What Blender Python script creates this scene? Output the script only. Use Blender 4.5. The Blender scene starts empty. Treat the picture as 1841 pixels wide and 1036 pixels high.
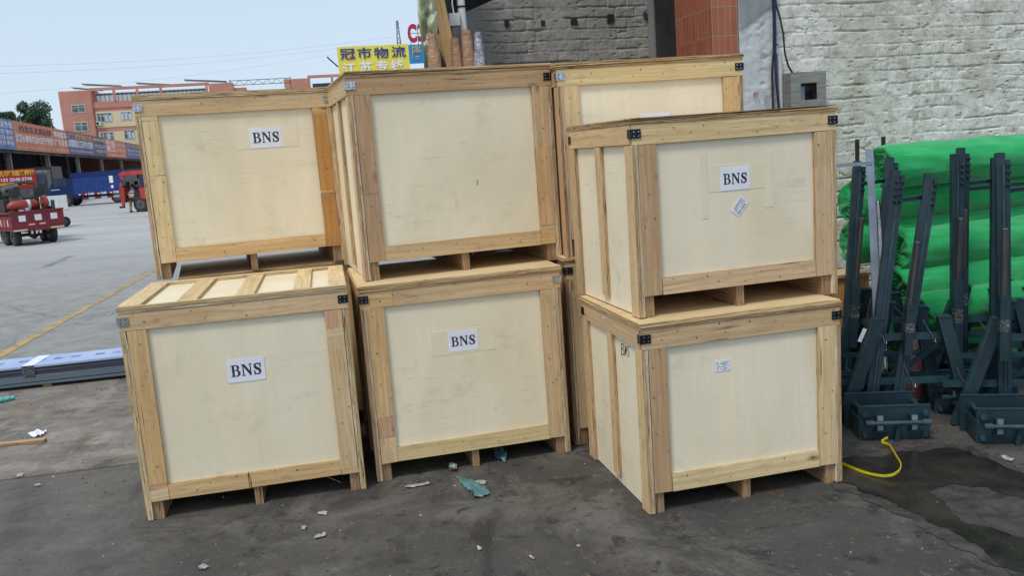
import bpy, math, random
from mathutils import Vector, Matrix, Euler, noise as mnoise
R = math.radians
rnd = random.Random(7)
S = bpy.context.scene
COL = S.collection

# ---------------------------------------------------------------- camera
FPX, PITCH, ROLL, PW, PH = 1547.33, R(9.0884), R(-4.173), 1841, 1036
CAMP = Vector((0, 0, 1.7))
fw = Vector((0, math.cos(PITCH), -math.sin(PITCH)))
_r = Vector((1, 0, 0)); _u = _r.cross(fw)
rt = _r*math.cos(ROLL) + _u*math.sin(ROLL)
up = -_r*math.sin(ROLL) + _u*math.cos(ROLL)
cd = bpy.data.cameras.new('camera'); cam = bpy.data.objects.new('camera', cd); COL.objects.link(cam)
cd.sensor_width = 36; cd.lens = FPX/PW*36; cd.clip_start = .05; cd.clip_end = 3000
m = Matrix((rt, up, -fw)).transposed().to_4x4(); m.translation = CAMP
cam.matrix_world = m
S.camera = cam

# ---------------------------------------------------------------- world, sun, exposure
SUN_EL, SUN_AZ = R(58), R(215)      # azimuth measured clockwise from +Y
w = bpy.data.worlds.new("World"); S.world = w; w.use_nodes = True
nt = w.node_tree
sky = nt.nodes.new('ShaderNodeTexSky'); sky.sky_type = 'NISHITA'; sky.sun_disc = False
sky.sun_elevation = SUN_EL; sky.sun_rotation = SUN_AZ
sky.air_density = 1.0; sky.dust_density = 1.0; sky.ozone_density = 1.0
bg = nt.nodes['Background']; bg.inputs[1].default_value = 0.10
veil = nt.nodes.new('ShaderNodeMix'); veil.data_type = 'RGBA'; veil.inputs[0].default_value = .72      # thin high haze over the blue
veil.inputs[7].default_value = (6.2, 7.4, 8.8, 1)
nt.links.new(sky.outputs[0], veil.inputs[6]); nt.links.new(veil.outputs[2], bg.inputs[0])
sd = bpy.data.lights.new('sun', 'SUN'); sd.energy = 1.6; sd.angle = R(14); sd.color = (1, .94, .85)
so = bpy.data.objects.new('sun', sd); COL.objects.link(so)
sdir = Vector((math.sin(SUN_AZ)*math.cos(SUN_EL), math.cos(SUN_AZ)*math.cos(SUN_EL), math.sin(SUN_EL)))
so.rotation_euler = sdir.to_track_quat('Z', 'Y').to_euler()
S.view_settings.view_transform = 'Standard'; S.view_settings.look = 'None'
S.view_settings.exposure = 0.22; S.view_settings.gamma = 1

# ---------------------------------------------------------------- helpers: rays through photo pixels (survey of real positions)
def ray(px, py): return fw + rt*(px-PW/2)/FPX - up*(py-PH/2)/FPX
def at(px, py, Y):
    d = ray(px, py); return CAMP + d*(Y/d.y)
def gr(px, py, z=0.):
    d = ray(px, py); return CAMP + d*((z-1.7)/d.z)
def hit(px, py, P, yaw):            # on a vertical plane through P: (distance along it, height)
    d = ray(px, py); t = Vector((math.cos(yaw), math.sin(yaw), 0)); n = Vector((-t.y, t.x, 0))
    k = (Vector(P)-CAMP).dot(n)/d.dot(n); q = CAMP + d*k
    return (q-Vector(P)).dot(t), q.z

def lin(r, g, b, k=1.):
    f = lambda c: (c/255/12.92 if c/255 <= .04045 else ((c/255+.055)/1.055)**2.4)*k
    return (f(r), f(g), f(b), 1)

# ---------------------------------------------------------------- node material helpers
def newmat(name):
    m = bpy.data.materials.new(name); m.use_nodes = True
    return m, m.node_tree, m.node_tree.nodes['Principled BSDF']
def N(t, typ, **kw):
    n = t.nodes.new('ShaderNode'+typ)
    for k, v in kw.items():
        if k.startswith('i_'):
            n.inputs[k[2:].replace('_', ' ')].default_value = v
        else: setattr(n, k, v)
    return n
def L(t, a, b): t.links.new(a, b)
def noise(t, vec, scale, detail=4, rough=.6, dist=0):
    n = N(t, 'TexNoise'); n.inputs['Scale'].default_value = scale; n.inputs['Detail'].default_value = detail
    n.inputs['Roughness'].default_value = rough; n.inputs['Distortion'].default_value = dist
    L(t, vec, n.inputs['Vector']); return n.outputs['Fac']
def ramp(t, fac, stops, interp='LINEAR'):
    n = N(t, 'ValToRGB'); cr = n.color_ramp; cr.interpolation = interp
    while len(cr.elements) < len(stops): cr.elements.new(.5)
    for e, (p, c) in zip(cr.elements, stops):
        e.position = p; e.color = c if hasattr(c, '__len__') else (c, c, c, 1)
    L(t, fac, n.inputs[0]); return n.outputs[0]
def mix(t, fac, a, b, mode='MIX'):
    n = N(t, 'Mix', data_type='RGBA', blend_type=mode); n.clamp_factor = True
    for s, v in ((n.inputs[0], fac), (n.inputs[6], a), (n.inputs[7], b)):
        if isinstance(v, (int, float)): s.default_value = v if s.type == 'VALUE' else (v, v, v, 1)
        elif isinstance(v, tuple): s.default_value = v
        else: L(t, v, s)
    return n.outputs[2]
def mth(t, op, a, b=None, c=None):
    n = N(t, 'Math', operation=op)
    for s, v in zip(n.inputs, (a, b, c)):
        if v is None: continue
        if isinstance(v, (int, float)): s.default_value = v
        else: L(t, v, s)
    return n.outputs[0]
def coords(t, kind='Object', scale=(1, 1, 1), loc=(0, 0, 0), rand=True, rot=(0, 0, 0)):
    tc = N(t, 'TexCoord'); v = tc.outputs[kind]
    if rand:
        oi = N(t, 'ObjectInfo'); va = N(t, 'VectorMath', operation='SCALE')
        cmb = N(t, 'CombineXYZ'); L(t, oi.outputs['Random'], cmb.inputs[0]); L(t, oi.outputs['Random'], cmb.inputs[1]); L(t, oi.outputs['Random'], cmb.inputs[2])
        L(t, cmb.outputs[0], va.inputs[0]); va.inputs['Scale'].default_value = 37.
        ad = N(t, 'VectorMath', operation='ADD'); L(t, v, ad.inputs[0]); L(t, va.outputs[0], ad.inputs[1]); v = ad.outputs[0]
    mp = N(t, 'Mapping'); mp.inputs['Scale'].default_value = scale; mp.inputs['Location'].default_value = loc; mp.inputs['Rotation'].default_value = rot
    L(t, v, mp.inputs[0]); return mp.outputs[0]
def bump(t, h, bsdf, strength=.3, dist=.01):
    n = N(t, 'Bump'); n.inputs['Strength'].default_value = strength; n.inputs['Distance'].default_value = dist
    L(t, h, n.inputs['Height']); L(t, n.outputs[0], bsdf.inputs['Normal'])
def simple(name, c, c2=None, scale=6., rough=.6, metal=0., bst=.15, stretch=(1, 1, 1), detail=5, lo=.35, hi=.65, rvar=.12, bd=.004):
    m, t, b = newmat(name)
    c2 = c2 or tuple(x*.7 for x in c[:3])+(1,)
    v = coords(t, scale=stretch); n = noise(t, v, scale, detail)
    L(t, ramp(t, n, [(lo, c), (hi, c2)]), b.inputs['Base Color'])
    L(t, ramp(t, n, [(.3, max(0, rough-rvar)), (.7, min(1, rough+rvar))]), b.inputs['Roughness'])
    b.inputs['Metallic'].default_value = metal
    if bst: bump(t, noise(t, v, scale*4, 4), b, bst, bd)
    return m

M = {}
# wood boards: UV in metres (u along the grain), colour attribute "tone" per board
def wood(name, edge=False):
    m, t, b = newmat(name)
    at_ = N(t, 'Attribute', attribute_name='tone'); tone = at_.outputs['Color']
    if edge:
        v = coords(t, 'UV', (5, 190, 1), rand=False)
        g = noise(t, v, 1, 5, .65, .4)
        v2 = coords(t, 'UV', (14, 420, 1), (4, 2, 0), rand=False)
        g2 = noise(t, v2, 1, 3, .5)
        v3 = coords(t, 'UV', (7, 110, 1), (1, 7, 0), rand=False)
        cracks = ramp(t, noise(t, v3, 1, 4, .6), [(.60, 0.), (.66, 1.)])
        c = mix(t, ramp(t, g, [(.38, 0.), (.60, 1.)]), mix(t, 1., tone, (1.0, .95, .86, 1), 'MULTIPLY'), mix(t, 1., tone, (.50, .40, .32, 1), 'MULTIPLY'))
        lo_ = noise(t, coords(t, 'UV', (2.2, 30, 1), (6, 3, 0), rand=False), 1, 3, .5); c = mix(t, ramp(t, lo_, [(.45, 0.), (.7, .6)]), c, mix(t, 1., tone, (.62, .50, .40, 1), 'MULTIPLY'))
        c = mix(t, ramp(t, g2, [(.5, 0.), (.6, .35)]), c, (.16, .09, .05, 1))
        c = mix(t, cracks, c, (.05, .028, .016, 1))
        bump(t, g, b, .7, .006)
    else:
        v = coords(t, 'UV', (1.6, 26, 1), rand=False); g = noise(t, v, 1, 6, .6, 1.2)
        v2 = coords(t, 'UV', (5, 5, 1), rand=False); g2 = noise(t, v2, 1, 4, .6)
        v4 = coords(t, 'UV', (3, 130, 1), rand=False); g4 = noise(t, v4, 1, 4, .6)
        wv = N(t, 'TexWave', wave_type='BANDS', bands_direction='Y'); wv.inputs['Scale'].default_value = 7.; wv.inputs['Distortion'].default_value = 14.; wv.inputs['Detail'].default_value = 3.; wv.inputs['Detail Scale'].default_value = .6; L(t, coords(t, 'UV', (.22, 1.3, 1), rand=False), wv.inputs['Vector'])
        c = mix(t, ramp(t, g, [(.35, .0), (.7, .75)]), mix(t, 1., tone, (1.05, 1.03, 1.0, 1), 'MULTIPLY'), mix(t, 1., tone, (.74, .64, .52, 1), 'MULTIPLY'))
        c = mix(t, ramp(t, wv.outputs['Fac'], [(.55, 0.), (.95, .38)]), c, mix(t, 1., tone, (.70, .58, .46, 1), 'MULTIPLY'))
        pt_ = noise(t, coords(t, 'UV', (2.0, 7, 1), (5, 5, 0), rand=False), 1, 2, .5); c = mix(t, ramp(t, pt_, [(.38, .30), (.62, 0.)]), c, mix(t, 1., tone, (.96, .78, .62, 1), 'MULTIPLY'))
        c = mix(t, ramp(t, g4, [(.48, 0.), (.70, .5)]), c, mix(t, 1., tone, (.66, .55, .45, 1), 'MULTIPLY'))
        c = mix(t, ramp(t, g2, [(.55, 0.), (.75, .45)]), c, mix(t, 1., tone, (.72, .64, .56, 1), 'MULTIPLY'))
        # knots
        v3 = coords(t, 'UV', (3.2, 9, 1), rand=False); vo = N(t, 'TexVoronoi'); vo.inputs['Scale'].default_value = 1.; vo.inputs['Randomness'].default_value = 1.
        L(t, v3, vo.inputs['Vector'])
        sel = ramp(t, noise(t, coords(t, 'UV', (2.3, 4, 1), (3, 9, 0), rand=False), 1, 0), [(.50, 0.), (.54, 1.)])
        k = mth(t, 'MULTIPLY', ramp(t, vo.outputs['Distance'], [(.05, .85), (.17, 0.)]), sel)
        c = mix(t, k, c, (.17, .09, .045, 1))
        stn = noise(t, coords(t, 'UV', (1.1, 5, 1), (2, 2, 0), rand=False), 1, 5, .65, .6); c = mix(t, ramp(t, stn, [(.56, 0.), (.72, .42)]), c, mix(t, 1., tone, (.50, .44, .40, 1), 'MULTIPLY'))
        spl = noise(t, coords(t, 'UV', (2.4, 95, 1), (9, 4, 0), rand=False), 1, 3, .5, .2); sm_ = ramp(t, noise(t, coords(t, 'UV', (2.5, 8, 1), (3, 3, 0), rand=False), 1, 1), [(.58, 0.), (.64, 1.)]); c = mix(t, mth(t, 'MULTIPLY', ramp(t, spl, [(.62, 0.), (.66, .8)]), sm_), c, (.10, .06, .035, 1))
        # grey handling dirt
        d = ramp(t, noise(t, coords(t, 'UV', (9, 30, 1), (8, 1, 0), rand=False), 1, 5, .7), [(.55, 0.), (.75, .55)])
        c = mix(t, d, c, (.2, .17, .14, 1))
        bump(t, g4, b, .25, .002)
    L(t, c, b.inputs['Base Color']); b.inputs['Roughness'].default_value = .72
    b.inputs['Specular IOR Level'].default_value = .25
    return m
M['board'] = wood('wood_board'); M['ply'] = wood('plywood_edge', True)
def panelmat():
    m, t, b = newmat('poplar_plywood_panel')
    tone = N(t, 'Attribute', attribute_name='tone').outputs['Color']
    g = noise(t, coords(t, scale=(55, 55, 2.2)), 1, 5, .6)
    g2 = noise(t, coords(t, scale=(2.2, 2.2, 1.1)), 1, 4, .55, .6)
    g3 = noise(t, coords(t, scale=(9, 9, .9), loc=(4, 0, 0)), 1, 3, .5)
    c = mix(t, ramp(t, g, [(.35, 0.), (.75, .30)]), tone, mix(t, 1., tone, (.84, .78, .66, 1), 'MULTIPLY'))
    c = mix(t, ramp(t, g2, [(.36, 0.), (.68, .75)]), c, mix(t, 1., tone, (.84, .81, .73, 1), 'MULTIPLY'))
    dirt = noise(t, coords(t, scale=(3, 3, 4), loc=(3, 9, 2)), 1.4, 7, .72, .4); c = mix(t, ramp(t, dirt, [(.56, 0.), (.74, .38)]), c, (.42, .35, .25, 1))
    scr = noise(t, coords(t, scale=(34, 34, 3.5), loc=(8, 2, 5)), 1, 6, .75); c = mix(t, ramp(t, scr, [(.64, 0.), (.72, .35)]), c, (.92, .86, .72, 1))
    c = mix(t, ramp(t, g3, [(.5, 0.), (.75, .35)]), c, mix(t, 1., tone, (1.06, .98, .82, 1), 'MULTIPLY'))
    # faint mould spots
    vo = N(t, 'TexVoronoi'); vo.inputs['Scale'].default_value = 2.6; L(t, coords(t), vo.inputs['Vector'])
    nz = noise(t, coords(t, loc=(2, 3, 4)), 60, 2); vd = mth(t, 'ADD', vo.outputs['Distance'], mth(t, 'MULTIPLY', mth(t, 'SUBTRACT', nz, .5), .03))
    k = ramp(t, vd, [(.03, .4), (.05, 0.)])
    sp = mth(t, 'MULTIPLY', k, ramp(t, noise(t, coords(t, loc=(7, 1, 2)), 1.7, 0), [(.52, 0.), (.56, 1.)]))
    c = mix(t, sp, c, (.33, .29, .25, 1))
    # hairline face-veneer joints, mostly level
    j = noise(t, coords(t, scale=(.6, .6, 26), loc=(0, 5, 1)), 1, 3, .5)
    jj = ramp(t, mth(t, 'ABSOLUTE', mth(t, 'SUBTRACT', j, .5)), [(0., .34), (.006, 0.)])
    jm = mth(t, 'MULTIPLY', jj, ramp(t, noise(t, coords(t, loc=(1, 5, 8)), 2.4, 2), [(.50, 0.), (.56, 1.)]))
    c = mix(t, jm, c, (.36, .27, .16, 1))
    L(t, c, b.inputs['Base Color']); L(t, ramp(t, g2, [(.3, .5), (.7, .62)]), b.inputs['Roughness']); b.inputs['Specular IOR Level'].default_value = .3
    bump(t, g, b, .12, .001)
    return m
M['panel'] = panelmat()
M['nail'] = simple('rusty_nail_hole', (.06, .04, .03, 1), (.02, .015, .012, 1), 40, .6, .3, 0)
M['clip_dark'] = simple('dark_steel_clip', lin(62, 64, 68), lin(30, 31, 34), 70, .38, .85, .3, bd=.001)
M['clip_bright'] = simple('galvanised_clip', (.75, .77, .8, 1), (.42, .44, .46, 1), 60, .22, 1., .4, bd=.002)
M['paper'] = simple('white_paper', (.84, .86, .93, 1), (.78, .80, .87, 1), 8, .6, 0, .1)
M['ink'] = simple('black_ink', (.02, .016, .025, 1), (.035, .03, .04, 1), 80, .5, 0, 0)
M['greyink'] = simple('grey_print', (.2, .21, .27, 1), (.4, .42, .5, 1), 300, .5, 0, 0)
M['tape'] = simple('packing_tape', lin(240, 228, 199), lin(234, 220, 188), 6, .22, 0, .1)

# ---------------------------------------------------------------- mesh builder
class MB:
    def __init__(s): s.v = []; s.f = []; s.m = []; s.uv = []; s.tn = []; s.mats = []; s.sm = []
    def mi(s, m):
        if m not in s.mats: s.mats.append(m)
        return s.mats.index(m)
    def face(s, pts, mat, uv=None, tone=(1, 1, 1, 1), smooth=False):
        b = len(s.v); s.v += [tuple(p) for p in pts]; s.f.append(tuple(range(b, b+len(pts))))
        s.m.append(s.mi(mat)); s.uv.append(uv or [(p[0], p[2]) for p in pts]); s.tn.append(tone); s.sm.append(smooth)
    def idx(s, verts, faces, mat, tone=(1, 1, 1, 1), smooth=False):
        b = len(s.v); s.v += [tuple(p) for p in verts]; k = s.mi(mat)
        for f in faces:
            s.f.append(tuple(b+i for i in f)); s.m.append(k); s.uv.append([(verts[i][0], verts[i][2]) for i in f]); s.tn.append(tone); s.sm.append(smooth)
    def box(s, a, b, mat, edge=None, tone=(1, 1, 1, 1), jit=0., M4=None):
        x0, y0, z0 = a; x1, y1, z1 = b
        P = [(x, y, z) for x in (x0, x1) for y in (y0, y1) for z in (z0, z1)]
        if jit: P = [tuple(c+rnd.uniform(-jit, jit) for c in p) for p in P]
        d = [x1-x0, y1-y0, z1-z0]; thin = d.index(min(d)); lng = d.index(max(d))
        oth = 3-thin-lng if thin != lng else (thin+1) % 3
        F = [((0, 1, 3, 2), 0), ((4, 6, 7, 5), 0), ((0, 4, 5, 1), 1), ((2, 3, 7, 6), 1), ((0, 2, 6, 4), 2), ((1, 5, 7, 3), 2)]
        ou, ov = rnd.uniform(0, 50), rnd.uniform(0, 50)
        bi = len(s.v); Q = P if M4 is None else [tuple(M4 @ Vector(p)) for p in P]
        s.v += Q
        for f, ax in F:
            isedge = edge is not None and ax != thin
            mt = edge if isedge else mat
            if ax == lng: a1, a2 = oth, thin
            elif isedge: a1, a2 = lng, (thin if ax == oth else oth)
            else: a1, a2 = lng, oth
            s.f.append(tuple(bi+i for i in f)); s.m.append(s.mi(mt)); s.tn.append(tone); s.sm.append(False)
            s.uv.append([(P[i][a1]+ou, P[i][a2]+ov) for i in f])
    def tube(s, pts, r, mat, n=8, cap=True, smooth=True, closed=False, flat=None):
        pts = [Vector(p) for p in pts]; rs = r if hasattr(r, '__len__') else [r]*len(pts)
        rings = []; prev = None
        for i, p in enumerate(pts):
            d = (pts[min(i+1, len(pts)-1)]-pts[max(i-1, 0)]).normalized()
            if prev is None:
                a = d.cross(Vector((0, 0, 1)));
                if a.length < .01: a = d.cross(Vector((0, 1, 0)))
            else: a = prev - d*prev.dot(d)
            a.normalize(); prev = a; c = d.cross(a)
            rings.append([p + (a*math.cos(2*math.pi*k/n)*(flat[0] if flat else 1) + c*math.sin(2*math.pi*k/n)*(flat[1] if flat else 1))*rs[i] for k in range(n)])
        vs = [q for rg in rings for q in rg]; fs = []
        for i in range(len(rings)-1):
            for k in range(n):
                fs.append((i*n+k, i*n+(k+1) % n, (i+1)*n+(k+1) % n, (i+1)*n+k))
        s.idx(vs, fs, mat, smooth=smooth)
        if cap:
            s.face(rings[0][::-1], mat); s.face(rings[-1], mat)
    def bar(s, p, q, wx, wy, mat, updir=(0, 0, 1), edge=None):      # rectangular bar from p to q
        p, q = Vector(p), Vector(q); d = q-p; Ln = d.length; d.normalize()
        u_ = Vector(updir); a = d.cross(u_)
        if a.length < .01: a = d.cross(Vector((0, 1, 0)))
        a.normalize(); c = a.cross(d)
        M4 = Matrix((a, d, c)).transposed().to_4x4(); M4.translation = p
        s.box((-wx/2, 0, -wy/2), (wx/2, Ln, wy/2), mat, edge, M4=M4)
    def disc(s, c, r, nrm, mat, n=8, depth=0.):
        c = Vector(c); nrm = Vector(nrm).normalized(); a = nrm.orthogonal().normalized(); b_ = nrm.cross(a)
        ring = [c+nrm*depth+(a*math.cos(2*math.pi*k/n)+b_*math.sin(2*math.pi*k/n))*r for k in range(n)]
        s.face(ring, mat)
        if depth:
            r0 = [q-nrm*depth for q in ring]
            for k in range(n): s.face([r0[k], r0[(k+1) % n], ring[(k+1) % n], ring[k]], mat, smooth=False)
    def build(s, name, parent=None, loc=None, rot=None, shade=True):
        me = bpy.data.meshes.new(name); me.from_pydata(s.v, [], s.f)
        for mt in s.mats: me.materials.append(mt)
        uvl = me.uv_layers.new(name='UVMap'); ca = me.color_attributes.new('tone', 'FLOAT_COLOR', 'CORNER')
        li = 0; uvd = []; cdv = []
        for uv, tn in zip(s.uv, s.tn):
            for q in uv: uvd += [q[0], q[1]]; cdv += list(tn)
        me.uv_layers[0].data.foreach_set('uv', uvd); me.color_attributes['tone'].data.foreach_set('color', cdv)
        me.polygons.foreach_set('material_index', s.m); me.polygons.foreach_set('use_smooth', s.sm)
        me.update()
        o = bpy.data.objects.new(name, me); COL.objects.link(o)
        if parent: o.parent = parent
        if loc is not None: o.location = loc
        if rot is not None: o.rotation_euler = rot
        return o
def tag(o, label=None, cat=None, group=None, kind=None):
    if label: o['label'] = label
    if cat: o['category'] = cat
    if group: o['group'] = group
    if kind: o['kind'] = kind
    return o
def empty(name, loc, rz=0., label=None, cat=None, group=None):
    o = bpy.data.objects.new(name, None); o.empty_display_size = .2; COL.objects.link(o); o.location = loc; o.rotation_euler = (0, 0, rz)
    return tag(o, label, cat, group)
def copy_tree(o, parent=None):
    c = o.copy(); COL.objects.link(c)
    if parent: c.parent = parent
    for ch in list(o.children): copy_tree(ch, c)
    return c
def from_curve(cu, name, mat, parent, M4):
    tmp = bpy.data.objects.new('tmp', cu); COL.objects.link(tmp)
    dg = bpy.context.evaluated_depsgraph_get(); me = bpy.data.meshes.new_from_object(tmp.evaluated_get(dg))
    bpy.data.objects.remove(tmp); me.transform(M4); me.materials.clear(); me.materials.append(mat)
    if name is None: return me
    o = bpy.data.objects.new(name, me); COL.objects.link(o); o.parent = parent
    return o
def join_me(name, mes, mats, parent):
    import bmesh
    bm = bmesh.new()
    for me, mi in mes:
        n0 = len(bm.faces); bm.from_mesh(me); bm.faces.ensure_lookup_table()
        for f in bm.faces[n0:]: f.material_index = mi
    me = bpy.data.meshes.new(name); bm.to_mesh(me); bm.free()
    for x in mats: me.materials.append(x)
    o = bpy.data.objects.new(name, me); COL.objects.link(o); o.parent = parent; return o
FACE = Matrix(((1, 0, 0, 0), (0, 0, -1, 0), (0, 1, 0, 0), (0, 0, 0, 1)))   # text plane -> facing -Y, upright
def text_me(s, h, x, y, z, ext=.002, bold=0., sx=1.):     # centred at x, z; sits on y plane facing -y
    cu = bpy.data.curves.new('t', 'FONT'); cu.body = s; cu.size = h; cu.extrude = ext; cu.offset = bold
    cu.align_x = 'CENTER'; cu.align_y = 'CENTER'; cu.resolution_u = 3
    M4 = Matrix.Translation((x, y, z)) @ FACE @ Matrix.Diagonal((sx, 1, 1, 1))
    return from_curve(cu, None, M['ink'], None, M4)

# serif bold B N S outlines, unit cap height
def serif_bns():
    out = []
    def arc(cx, cy, rx, ry, a0, a1, n=14): return [(cx+rx*math.cos(R(a0+(a1-a0)*i/n)), cy+ry*math.sin(R(a0+(a1-a0)*i/n))) for i in range(n+1)]
    B = [[(0, 0), (0, .05), (.10, .08), (.10, .92), (0, .95), (0, 1)]+[(.42, 1)]+arc(.42, .76, .27, .24, 90, -70)+arc(.44, .28, .32, .28, 60, -90),
         [(.28, .57), (.28, .93)]+arc(.38, .75, .13, .18, 90, -90),
         [(.28, .07), (.28, .51)]+arc(.40, .29, .16, .22, 90, -90)]
    o = .86
    Np = [[(o, 0), (o, .05), (o+.09, .08), (o+.09, .92), (o, .95), (o, 1), (o+.27, 1), (o+.68, .36), (o+.68, .92), (o+.58, .95), (o+.58, 1), (o+.86, 1), (o+.86, .95), (o+.77, .92), (o+.77, -.01), (o+.68, -.01),
           (o+.18, .80), (o+.18, .08), (o+.28, .05), (o+.28, 0)]]
    o = 1.84
    sp = [(.55, .70, .035), (.53, .84, .045), (.42, .93, .05), (.28, .95, .055), (.15, .88, .075), (.10, .75, .10), (.17, .62, .115), (.31, .52, .125), (.45, .42, .12), (.52, .30, .10), (.50, .15, .08), (.38, .06, .06), (.24, .05, .05), (.12, .12, .045), (.06, .30, .035)]
    pts = [Vector((a, b_, 0)) for a, b_, _ in sp]; lft = []; rgt = []
    for i, p in enumerate(pts):
        d = (pts[min(i+1, len(pts)-1)]-pts[max(i-1, 0)]).normalized(); n = Vector((-d.y, d.x, 0)); wd = sp[i][2]*.95
        lft.append(p+n*wd); rgt.append(p-n*wd)
    Sp = [[(o+q.x, q.y) for q in lft]+[(o+q.x, q.y) for q in rgt[::-1]],
          [(o+.50, .62), (o+.59, .62), (o+.60, 1.0), (o+.53, 1.0), (o+.49, .80)], [(o+.02, .01), (o+.09, .01), (o+.13, .2), (o+.10, .38), (o+.02, .38)]]
    return [B, Np, [Sp[0]], [Sp[1]], [Sp[2]]], 2.46
def bns_mesh(width, M4):
    import bmesh
    groups, tw = serif_bns(); k = width/tw; mes = []
    for g_i, g in enumerate(groups):
        cu = bpy.data.curves.new('bns', 'CURVE'); cu.dimensions = '2D'; cu.fill_mode = 'BOTH'; cu.extrude = .0004
        for poly in g:
            sp = cu.splines.new('POLY'); sp.points.add(len(poly)-1); sp.use_cyclic_u = True
            for q, p in zip(sp.points, poly): q.co = ((p[0]-tw/2)*k, (p[1]-.5)*k, 0, 1)
        mes.append((from_curve(cu, None, M['ink'], None, M4 @ Matrix.Translation((0, 0, .0001*g_i))), 0))
    return mes

# ---------------------------------------------------------------- GROUND
def ground_mat():
    m, t, b = newmat('yard_concrete')
    tc = N(t, 'TexCoord'); sx = N(t, 'SeparateXYZ'); L(t, tc.outputs['Object'], sx.inputs[0])
    X, Y = sx.outputs[0], sx.outputs[1]
    P = coords(t, rand=False)
    big = noise(t, P, .55, 5, .6, .5); mid = noise(t, P, 3.1, 7, .68, .3); fine = noise(t, P, 38, 6, .7); vf = noise(t, P, 160, 3, .6)
    streak = noise(t, coords(t, rand=False, scale=(1.2, 5.5, 1), rot=(0, 0, R(-28))), 1.4, 6, .65, .4)
    s = mth(t, 'SUBTRACT', Y, mth(t, 'MULTIPLY', X, .17))
    s = mth(t, 'ADD', s, mth(t, 'MULTIPLY', mth(t, 'SUBTRACT', mid, .5), .03))
    # slabs: black greasy apron, brown scuffed slab, grey yard, pale dusty yard
    dark = mix(t, ramp(t, mid, [(.32, 0.), (.68, 1.)]), (.044, .041, .038, 1), (.105, .097, .086, 1))
    dark = mix(t, ramp(t, big, [(.38, .85), (.56, 0.)]), dark, (.055, .053, .050, 1))
    dark = mix(t, ramp(t, noise(t, coords(t, rand=False, loc=(7, 2, 0)), 1.3, 8, .74, .6), [(.50, 0.), (.62, .75)]), dark, (.155, .142, .125, 1))
    dark = mix(t, ramp(t, noise(t, coords(t, rand=False, loc=(1, 8, 0)), 7, 6, .7, .4), [(.56, 0.), (.64, .8)]), dark, (.026, .025, .024, 1))
    dark = mix(t, ramp(t, noise(t, coords(t, rand=False, loc=(6, 5, 0)), 16, 6, .75, .3), [(.58, 0.), (.68, .6)]), dark, (.19, .175, .155, 1))
    dark = mix(t, ramp(t, streak, [(.60, 0.), (.72, .3)]), dark, (.15, .135, .12, 1))
    bl_ = noise(t, coords(t, rand=False, loc=(2, 6, 0)), 2.1, 8, .72, .5)
    sx_ = mth(t, 'ADD', mth(t, 'MULTIPLY', X, -.2), mth(t, 'MULTIPLY', mth(t, 'SUBTRACT', big, .5), .9))     # the trodden, dustier left half of the apron
    dusty = mix(t, ramp(t, bl_, [(.4, 0.), (.6, 1.)]), (.085, .078, .069, 1), (.165, .150, .132, 1))
    dark = mix(t, ramp(t, sx_, [(.15, 0.), (.5, .75)]), dark, dusty)
    brown = mix(t, mth(t, 'MULTIPLY', mth(t, 'ADD', ramp(t, streak, [(.36, 0.), (.66, 1.)]), ramp(t, bl_, [(.4, 0.), (.6, 1.)])), .5), (.115, .100, .082, 1), (.29, .25, .21, 1))
    brown = mix(t, ramp(t, mid, [(.50, 0.), (.62, .8)]), brown, (.32, .29, .25, 1))
    brown = mix(t, ramp(t, noise(t, coords(t, rand=False, loc=(4, 4, 0)), 9, 7, .75, .5), [(.56, 0.), (.66, .6)]), brown, (.07, .06, .05, 1))
    brown = mix(t, ramp(t, noise(t, coords(t, rand=False, loc=(8, 3, 0)), 1.7, 6, .65, .6), [(.54, 0.), (.66, .6)]), brown, (.24, .15, .10, 1))
    brown = mix(t, ramp(t, noise(t, coords(t, rand=False, scale=(2.2, .9, 1), rot=(0, 0, R(-40))), 5, 8, .78, .6), [(.58, 0.), (.66, .7)]), brown, (.42, .38, .33, 1))
    grey = mix(t, ramp(t, mid, [(.35, 0.), (.68, 1.)]), (.22, .215, .20, 1), (.36, .35, .33, 1))
    far = mix(t, ramp(t, noise(t, coords(t, rand=False, scale=(.25, 1, 1), rot=(0, 0, R(8))), .45, 6, .6), [(.32, 0.), (.68, 1.)]), (.36, .36, .35, 1), (.48, .48, .465, 1))
    f1 = ramp(t, mth(t, 'MULTIPLY', s, .1), [(.533, 0.), (.545, 1.)])
    left = ramp(t, mth(t, 'ADD', mth(t, 'MULTIPLY', X, -.1), mth(t, 'MULTIPLY', mth(t, 'SUBTRACT', mid, .5), .1)), [(.0, 0.), (.14, 1.)])
    f1 = mth(t, 'MULTIPLY', f1, left)
    c = mix(t, f1, dark, brown)
    wob = mth(t, 'ADD', mth(t, 'MULTIPLY', s, .05), mth(t, 'MULTIPLY', mth(t, 'SUBTRACT', big, .5), .06))
    c = mix(t, ramp(t, wob, [(.36, 0.), (.46, 1.)]), c, grey)
    c = mix(t, ramp(t, mth(t, 'MULTIPLY', s, .02), [(.24, 0.), (.55, 1.)]), c, far)
    # the joint between slabs
    jd = mth(t, 'ABSOLUTE', mth(t, 'SUBTRACT', s, 5.375)); jf = mth(t, 'MULTIPLY', ramp(t, jd, [(.004, .8), (.012, 0.)]), left)
    c = mix(t, jf, c, (.02, .02, .02, 1))
    # orange-brown rust / oil stains and pale scuffs near the crates
    rs = ramp(t, noise(t, coords(t, rand=False, scale=(2.2, 1, 1), loc=(3, 1, 0)), 1.3, 4, .6, .5), [(.62, 0.), (.70, .6)])
    nearf = ramp(t, mth(t, 'MULTIPLY', Y, .1), [(.6, 1.), (.9, 0.)])
    c = mix(t, mth(t, 'MULTIPLY', rs, nearf), c, (.13, .075, .04, 1))
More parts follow.
